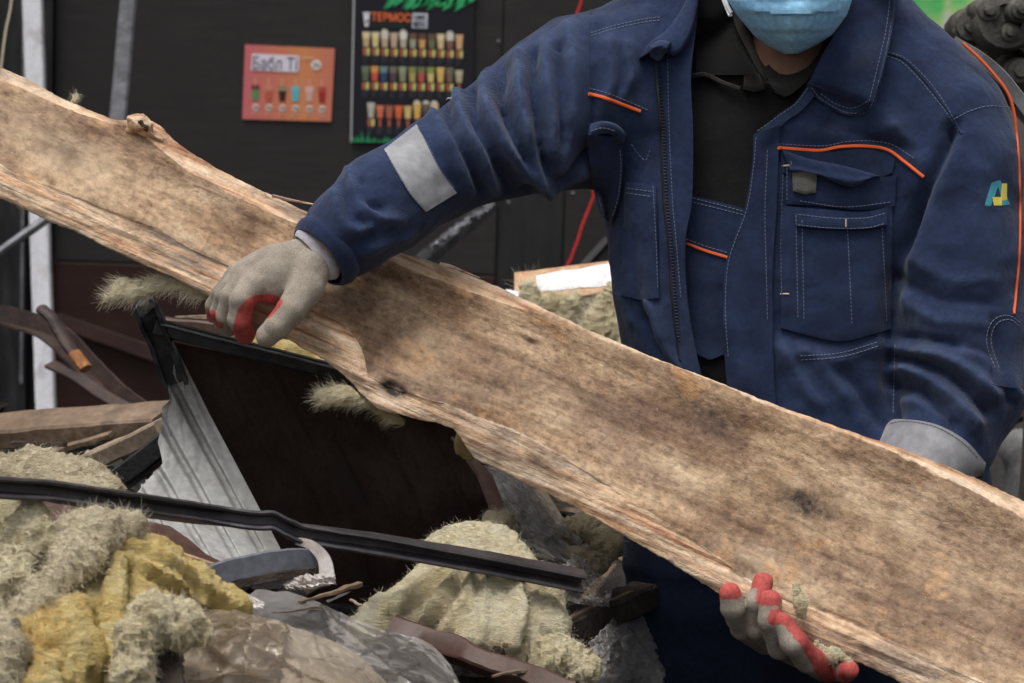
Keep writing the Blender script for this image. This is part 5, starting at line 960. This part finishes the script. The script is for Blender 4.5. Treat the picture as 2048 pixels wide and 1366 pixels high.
wool('wool_block', 'small yellow wool chunk at the right end of the dark panel', [[(922, 872, 3.42, 8), (930, 892, 3.42, 13), (938, 908, 3.42, 10)]], 'wool_yellow', .004, .005, 40, 120, .012, seed=9)
wool('wool_batt', 'dirty flat wool batt behind the steel channel at left', [[(-40, 952, 3.0, 38), (60, 950, 3.0, 40), (150, 962, 2.98, 38), (205, 985, 2.96, 34)], [(60, 990, 2.95, 40), (190, 1010, 2.93, 40)], [(120, 1030, 2.92, 40), (215, 1045, 2.90, 30)]], 'wool_grey', .005, .012, 26, 1500, .02, seed=10)
wool('wool_clump', 'greenish ragged wool clump at the left edge below the channel', [[(-20, 1010, 2.70, 30), (30, 1040, 2.68, 40), (60, 1080, 2.66, 36), (90, 1110, 2.66, 22)], [(-20, 1100, 2.66, 44), (20, 1150, 2.62, 40)]], 'wool_pale', .005, .014, 26, 1500, .025, seed=11)
wool('wool_clump', 'ragged pale wool strip folded over the yellow roll', [[(20, 1250, 2.54, 22), (90, 1190, 2.56, 24), (150, 1130, 2.60, 26), (200, 1070, 2.64, 26), (250, 1060, 2.66, 20), (272, 1056, 2.66, 10)], [(140, 1100, 2.62, 16), (150, 1060, 2.65, 14), (190, 1045, 2.66, 18)]], 'wool_grey', .004, .012, 32, 1900, .028, seed=12, lift=.12)
wool('wool_roll', 'large bright yellow glass wool roll in the lower left corner', [[(230, 1110, 2.68, 30), (300, 1140, 2.68, 46), (380, 1180, 2.70, 44), (460, 1215, 2.72, 30)], [(230, 1130, 2.66, 38), (215, 1230, 2.60, 46), (205, 1330, 2.56, 50), (200, 1440, 2.54, 50)], [(300, 1150, 2.68, 50), (290, 1230, 2.64, 50), (240, 1330, 2.60, 50)]], 'wool_yellow', .005, .009, 22, 1500, .014, fib='fibre_yellow', seed=13, lam=.0014, k=.035, folds=[([(230, 1095), (300, 1110), (390, 1160), (470, 1210)], 10, .010), ([(240, 1130), (235, 1220), (225, 1340)], 12, .012), ([(262, 1140), (262, 1220), (250, 1340)], 8, -.016), ([(205, 1120), (190, 1220), (170, 1340)], 9, -.012), ([(280, 1135), (330, 1165), (400, 1205)], 9, .010), ([(300, 1160), (350, 1190), (420, 1222)], 7, -.010)])
wool('wool_roll', 'yellow and brown wool lump in the bottom left corner', [[(60, 1260, 2.56, 46), (110, 1300, 2.53, 60), (90, 1400, 2.50, 70)], [(130, 1230, 2.57, 40), (150, 1330, 2.52, 44)]], 'wool_yellow', .005, .012, 24, 1400, .016, fib='fibre_yellow', seed=14)
wool('wool_clump', 'pale torn wool tuft in front of the yellow roll', [[(270, 1270, 2.52, 26), (310, 1235, 2.53, 30), (360, 1250, 2.54, 30), (402, 1262, 2.55, 16)], [(275, 1280, 2.51, 22), (262, 1340, 2.50, 26), (270, 1400, 2.50, 24)]], 'wool_pale', .004, .013, 34, 1700, .022, seed=15, lift=.12)
wool('wool_clump', 'mossy wool edge in the bottom left frame corner', [[(-20, 1240, 2.50, 26), (0, 1310, 2.48, 30), (-10, 1400, 2.46, 30)]], 'wool_grey', .005, .014, 30, 700, .022, seed=16)
wool('wool_batt', 'draped pale yellow wool batt in the middle under the channel', [[(1000, 1062, 3.30, 16), (960, 1095, 3.24, 34), (900, 1110, 3.2, 34), (865, 1100, 3.22, 16)], [(930, 1120, 3.18, 44), (840, 1200, 3.06, 42), (770, 1240, 3.0, 36), (725, 1262, 2.98, 30)], [(960, 1120, 3.18, 50), (905, 1230, 3.02, 50), (950, 1280, 2.98, 38)], [(985, 1130, 3.18, 48), (1010, 1220, 3.04, 50), (1030, 1275, 2.99, 40)], [(1010, 1140, 3.16, 40), (1075, 1195, 3.10, 40), (1100, 1260, 3.04, 36)]], 'wool_pale', .005, .008, 30, 2600, .024, seed=17, k=.045, folds=[([(915, 1130), (840, 1180), (770, 1222)], 9, .012), ([(930, 1140), (870, 1210), (830, 1250)], 9, .013), ([(950, 1150), (915, 1220), (890, 1275)], 10, .012), ([(975, 1160), (965, 1230), (960, 1285)], 9, .010), ([(1030, 1170), (1040, 1230), (1030, 1285)], 10, .016), ([(1050, 1170), (1060, 1240), (1050, 1290)], 8, -.02), ([(925, 1135), (855, 1195), (800, 1236)], 7, -.010), ([(940, 1145), (892, 1215), (860, 1262)], 7, -.010), ([(890, 1150), (930, 1165), (1010, 1160), (1080, 1175)], 11, .012)])
wool('wool_tuft', 'ragged wool tuft at the dark panel bottom right corner', [[(870, 1085, 3.28, 8), (880, 1105, 3.26, 16)], [(905, 1070, 3.28, 6), (915, 1100, 3.26, 18)], [(985, 1045, 3.34, 14), (1000, 1060, 3.32, 20), (1010, 1040, 3.34, 10)]], 'wool_pale', .004, .008, 40, 900, .024, seed=18)
wool('wool_clump', 'small yellow wool clump beside the trousers at bottom', [[(1045, 1312, 2.98, 12), (1090, 1312, 2.98, 20), (1150, 1326, 2.98, 17)], [(1090, 1292, 3.0, 9), (1128, 1306, 3.0, 15)], [(1150, 1322, 2.99, 16), (1165, 1345, 2.98, 20)]], 'wool_pale', .004, .014, 40, 900, .02, seed=19)
wool('wool_clump', 'yellow wool bit under the crumpled plastic near the trousers', [[(1145, 1110, 3.36, 12), (1175, 1128, 3.35, 16), (1205, 1128, 3.36, 12)], [(1150, 1060, 3.45, 22), (1200, 1050, 3.45, 26), (1215, 1090, 3.42, 24)]], 'wool_grey', .004, .010, 36, 700, .02, seed=20)
wool('wool_wisp', 'thin pale wool shreds caught on the slab beside the red fingers', [[(1590, 1170, 3.055, 4), (1598, 1205, 3.05, 6), (1604, 1232, 3.05, 5)], [(1632, 1286, 3.05, 4), (1655, 1312, 3.05, 7), (1672, 1306, 3.05, 6), (1700, 1322, 3.04, 4)]], 'wool_pale', .002, .004, 70, 420, .016, seed=21)
# ---- boards, strips and timbers in the front of the heap
obj('brown_board', *beam(P(70, 1005, 2.87), P(215, 1100, 2.74), .05, .016, (0, -.5, 1), amp=.002), 'laminate', label='red-brown board under the left end of the channel', cat='board')
cb = thing('curved_board', 'brown curved board with raw orange edge below the channel', 'board', tuple(P(340, 1130, 2.96)))
pl3 = [(238, 1064, 2.92), (262, 1048, 2.98), (300, 1043, 3.02), (340, 1052, 3.02), (378, 1078, 3.0), (412, 1108, 2.97), (448, 1126, 2.96), (425, 1134, 2.92), (330, 1100, 2.91)]
obj('face', *plate([P(*q) for q in pl3], .004, 'laminate'), 'laminate', cb, False); obj('raw_edge', *beam(P(236, 1074, 2.905), P(446, 1140, 2.92), .016, .011, tuple(up), amp=.0012), 'chip_edge', cb)
obj('under_edge', *beam(P(240, 1085, 2.905), P(436, 1148, 2.92), .014, .005, tuple(up), amp=.001), 'laminate', cb)
bs = thing('blue_strip', 'bent blue-grey laminate strip with torn paper end below the channel', 'strip', tuple(P(520, 1170, 2.9)))
obj('strip', *(lambda q: (rough_up(q[0], .0015, 25), q[1]))(sweep(smoothline([P(370, 1175, 2.84), P(430, 1150, 2.86), P(500, 1132, 2.88), P(575, 1120, 2.9), P(645, 1122, 2.93)], 40), box2(.006, .028), tuple(up + .4 * A(0, 0, 1)))), 'blue_strip', bs)
obj('dark_core', *sweep(smoothline([P(400, 1188, 2.86), P(470, 1168, 2.88), P(560, 1150, 2.9), P(640, 1140, 2.93)], 30), box2(.02, .012), tuple(up)), 'timber_dark', bs)
obj('torn_paper', *sweep(smoothline([P(592, 1082, 2.92), P(622, 1090, 2.915), P(648, 1118, 2.91), P(655, 1160, 2.905)], 24), box2(.018, .0015), tuple(-fwd), scale=np.linspace(.5, 1.1, 24)), 'paper', bs)
film('paper_scrap', 'white torn paper scrap below the blue-grey strip', [(560, 1160, 2.90), (610, 1150, 2.9), (668, 1148, 2.9)], [(575, 1180, 2.88), (620, 1178, 2.88), (672, 1166, 2.89)], 'paper', 30, 10, .012, 31, cat='paper')
film('paper_scrap', 'small pale paper scrap under the yellow wool roll end', [(478, 1178, 2.86), (500, 1190, 2.86), (530, 1205, 2.86)], [(490, 1210, 2.84), (505, 1214, 2.84), (528, 1216, 2.84)], 'paper', 16, 8, .008, 32, cat='paper')
obj('brown_plank', *beam(P(790, 1258, 2.97), P(1150, 1392, 2.88), .026, .032, (0, -.9, .6), amp=.006, sc=18), 'laminate', label='long red-brown plank sloping to the bottom edge right of the plastic', cat='board')
obj('bark_timber', *beam(P(965, 1322, 2.96), P(1330, 1175, 3.50), .05, .036, tuple(up), amp=.006, sc=22), 'timber_dark', label='dark rough timber leaning against the trousers', cat='timber')
obj('bark_edge', *beam(P(1010, 1288, 2.955), P(1262, 1184, 3.36), .008, .004, tuple(up), amp=.003, sc=22), 'timber', label='thin brown strip along the top of the dark rough timber', cat='strip')
obj('timber_offcut', *beam(P(1075, 985, 3.55), P(1125, 1060, 3.5), .02, .016, tuple(up), amp=.002), 'timber_pale', label='short pale wood offcut among the grey plastic', cat='offcut')
obj('dark_strip', *beam(P(330, 1300, 2.56), P(345, 1400, 2.50), .030, .006, tuple(-fwd), amp=.002), 'timber_dark', label='dark strip standing under the pale torn tuft', cat='strip')
# ---- plastic film
film('clear_film', 'crumpled clear plastic film behind the tan film at bottom centre', [(470, 1215, 2.90), (520, 1182, 2.92), (600, 1190, 2.92), (680, 1225, 2.88), (760, 1258, 2.84), (850, 1282, 2.80), (900, 1330, 2.74), (940, 1410, 2.68)], [(440, 1420, 2.70), (520, 1440, 2.68), (600, 1440, 2.66), (680, 1440, 2.66), (740, 1440, 2.66), (820, 1440, 2.65), (880, 1440, 2.64), (930, 1450, 2.62)], 'plastic', 150, 110, .12, 41)
film('tan_film', 'tan dusty plastic sheet with sharp folds at the bottom edge', [(366, 1240, 2.66), (430, 1220, 2.68), (520, 1232, 2.68), (600, 1258, 2.66), (700, 1300, 2.64), (800, 1390, 2.60)], [(370, 1430, 2.50), (440, 1450, 2.50), (520, 1450, 2.50), (600, 1450, 2.50), (700, 1450, 2.50), (800, 1460, 2.50)], 'plastic_tan', 150, 100, .13, 42, fmin=1, fmax=4)
film('grey_film', 'grey crumpled plastic beside the dark panel corner', [(970, 930, 3.56), (1035, 950, 3.56), (1100, 1005, 3.5), (1165, 1080, 3.44)], [(1005, 1040, 3.46), (1035, 1080, 3.42), (1080, 1115, 3.38), (1150, 1130, 3.38)], 'plastic_grey', 110, 80, .13, 43)
film('grey_film', 'pale plastic sheet against the trousers at the bottom edge', [(1180, 1290, 3.10), (1215, 1250, 3.14), (1250, 1225, 3.32), (1330, 1205, 3.52)], [(1150, 1420, 2.95), (1200, 1420, 3.02), (1240, 1420, 3.2), (1330, 1420, 3.45)], 'plastic_grey', 100, 90, .09, 44)
film('grey_film', 'small grey plastic flap at the right end of the channel', [(1150, 1105, 3.30), (1190, 1140, 3.28), (1228, 1170, 3.26)], [(1090, 1180, 3.18), (1150, 1205, 3.16), (1215, 1215, 3.18)], 'plastic_grey', 80, 70, .08, 45)
film('grey_film', 'twisted plastic strip just above the right half of the channel', [(1030, 1085, 3.30), (1080, 1080, 3.28), (1150, 1130, 3.22)], [(1030, 1115, 3.2), (1080, 1125, 3.18), (1150, 1150, 3.16)], 'plastic_grey', 90, 50, .08, 46)

for (x0, y0, d0, x1, y1, d1, wd, mt, lb) in [(545, 1226, 2.93, 640, 1214, 2.98, .006, 'timber_pale', 'thin pale splinter on the clear film behind the tan film'), (985, 1352, 2.86, 1070, 1336, 2.9, .008, 'timber', 'thin brown splinter below the draped wool batt at bottom'), (1105, 1165, 3.16, 1172, 1122, 3.3, .006, 'timber_pale', 'thin pale splinter by the right end of the channel'), (90, 1120, 2.64, 150, 1165, 2.6, .006, 'timber_dark', 'dark splinter in the gap left of the yellow roll'), (600, 1205, 3.0, 720, 1168, 3.1, .010, 'timber', 'brown stick in the dark gap under the channel'), (700, 1200, 3.06, 760, 1232, 3.0, .007, 'timber_pale', 'pale chip left of the draped wool batt'), (20, 885, 4.0, 130, 890, 3.95, .012, 'timber_dark', 'dark stick just above the dirty batt at left')]:
    obj('wood_splinter', *beam(P(x0, y0, d0), P(x1, y1, d1), wd, wd * .6, tuple(up), seg=10, amp=.003, sc=40, taper=(.5, 1)), mt, label=lb, cat='splinter')
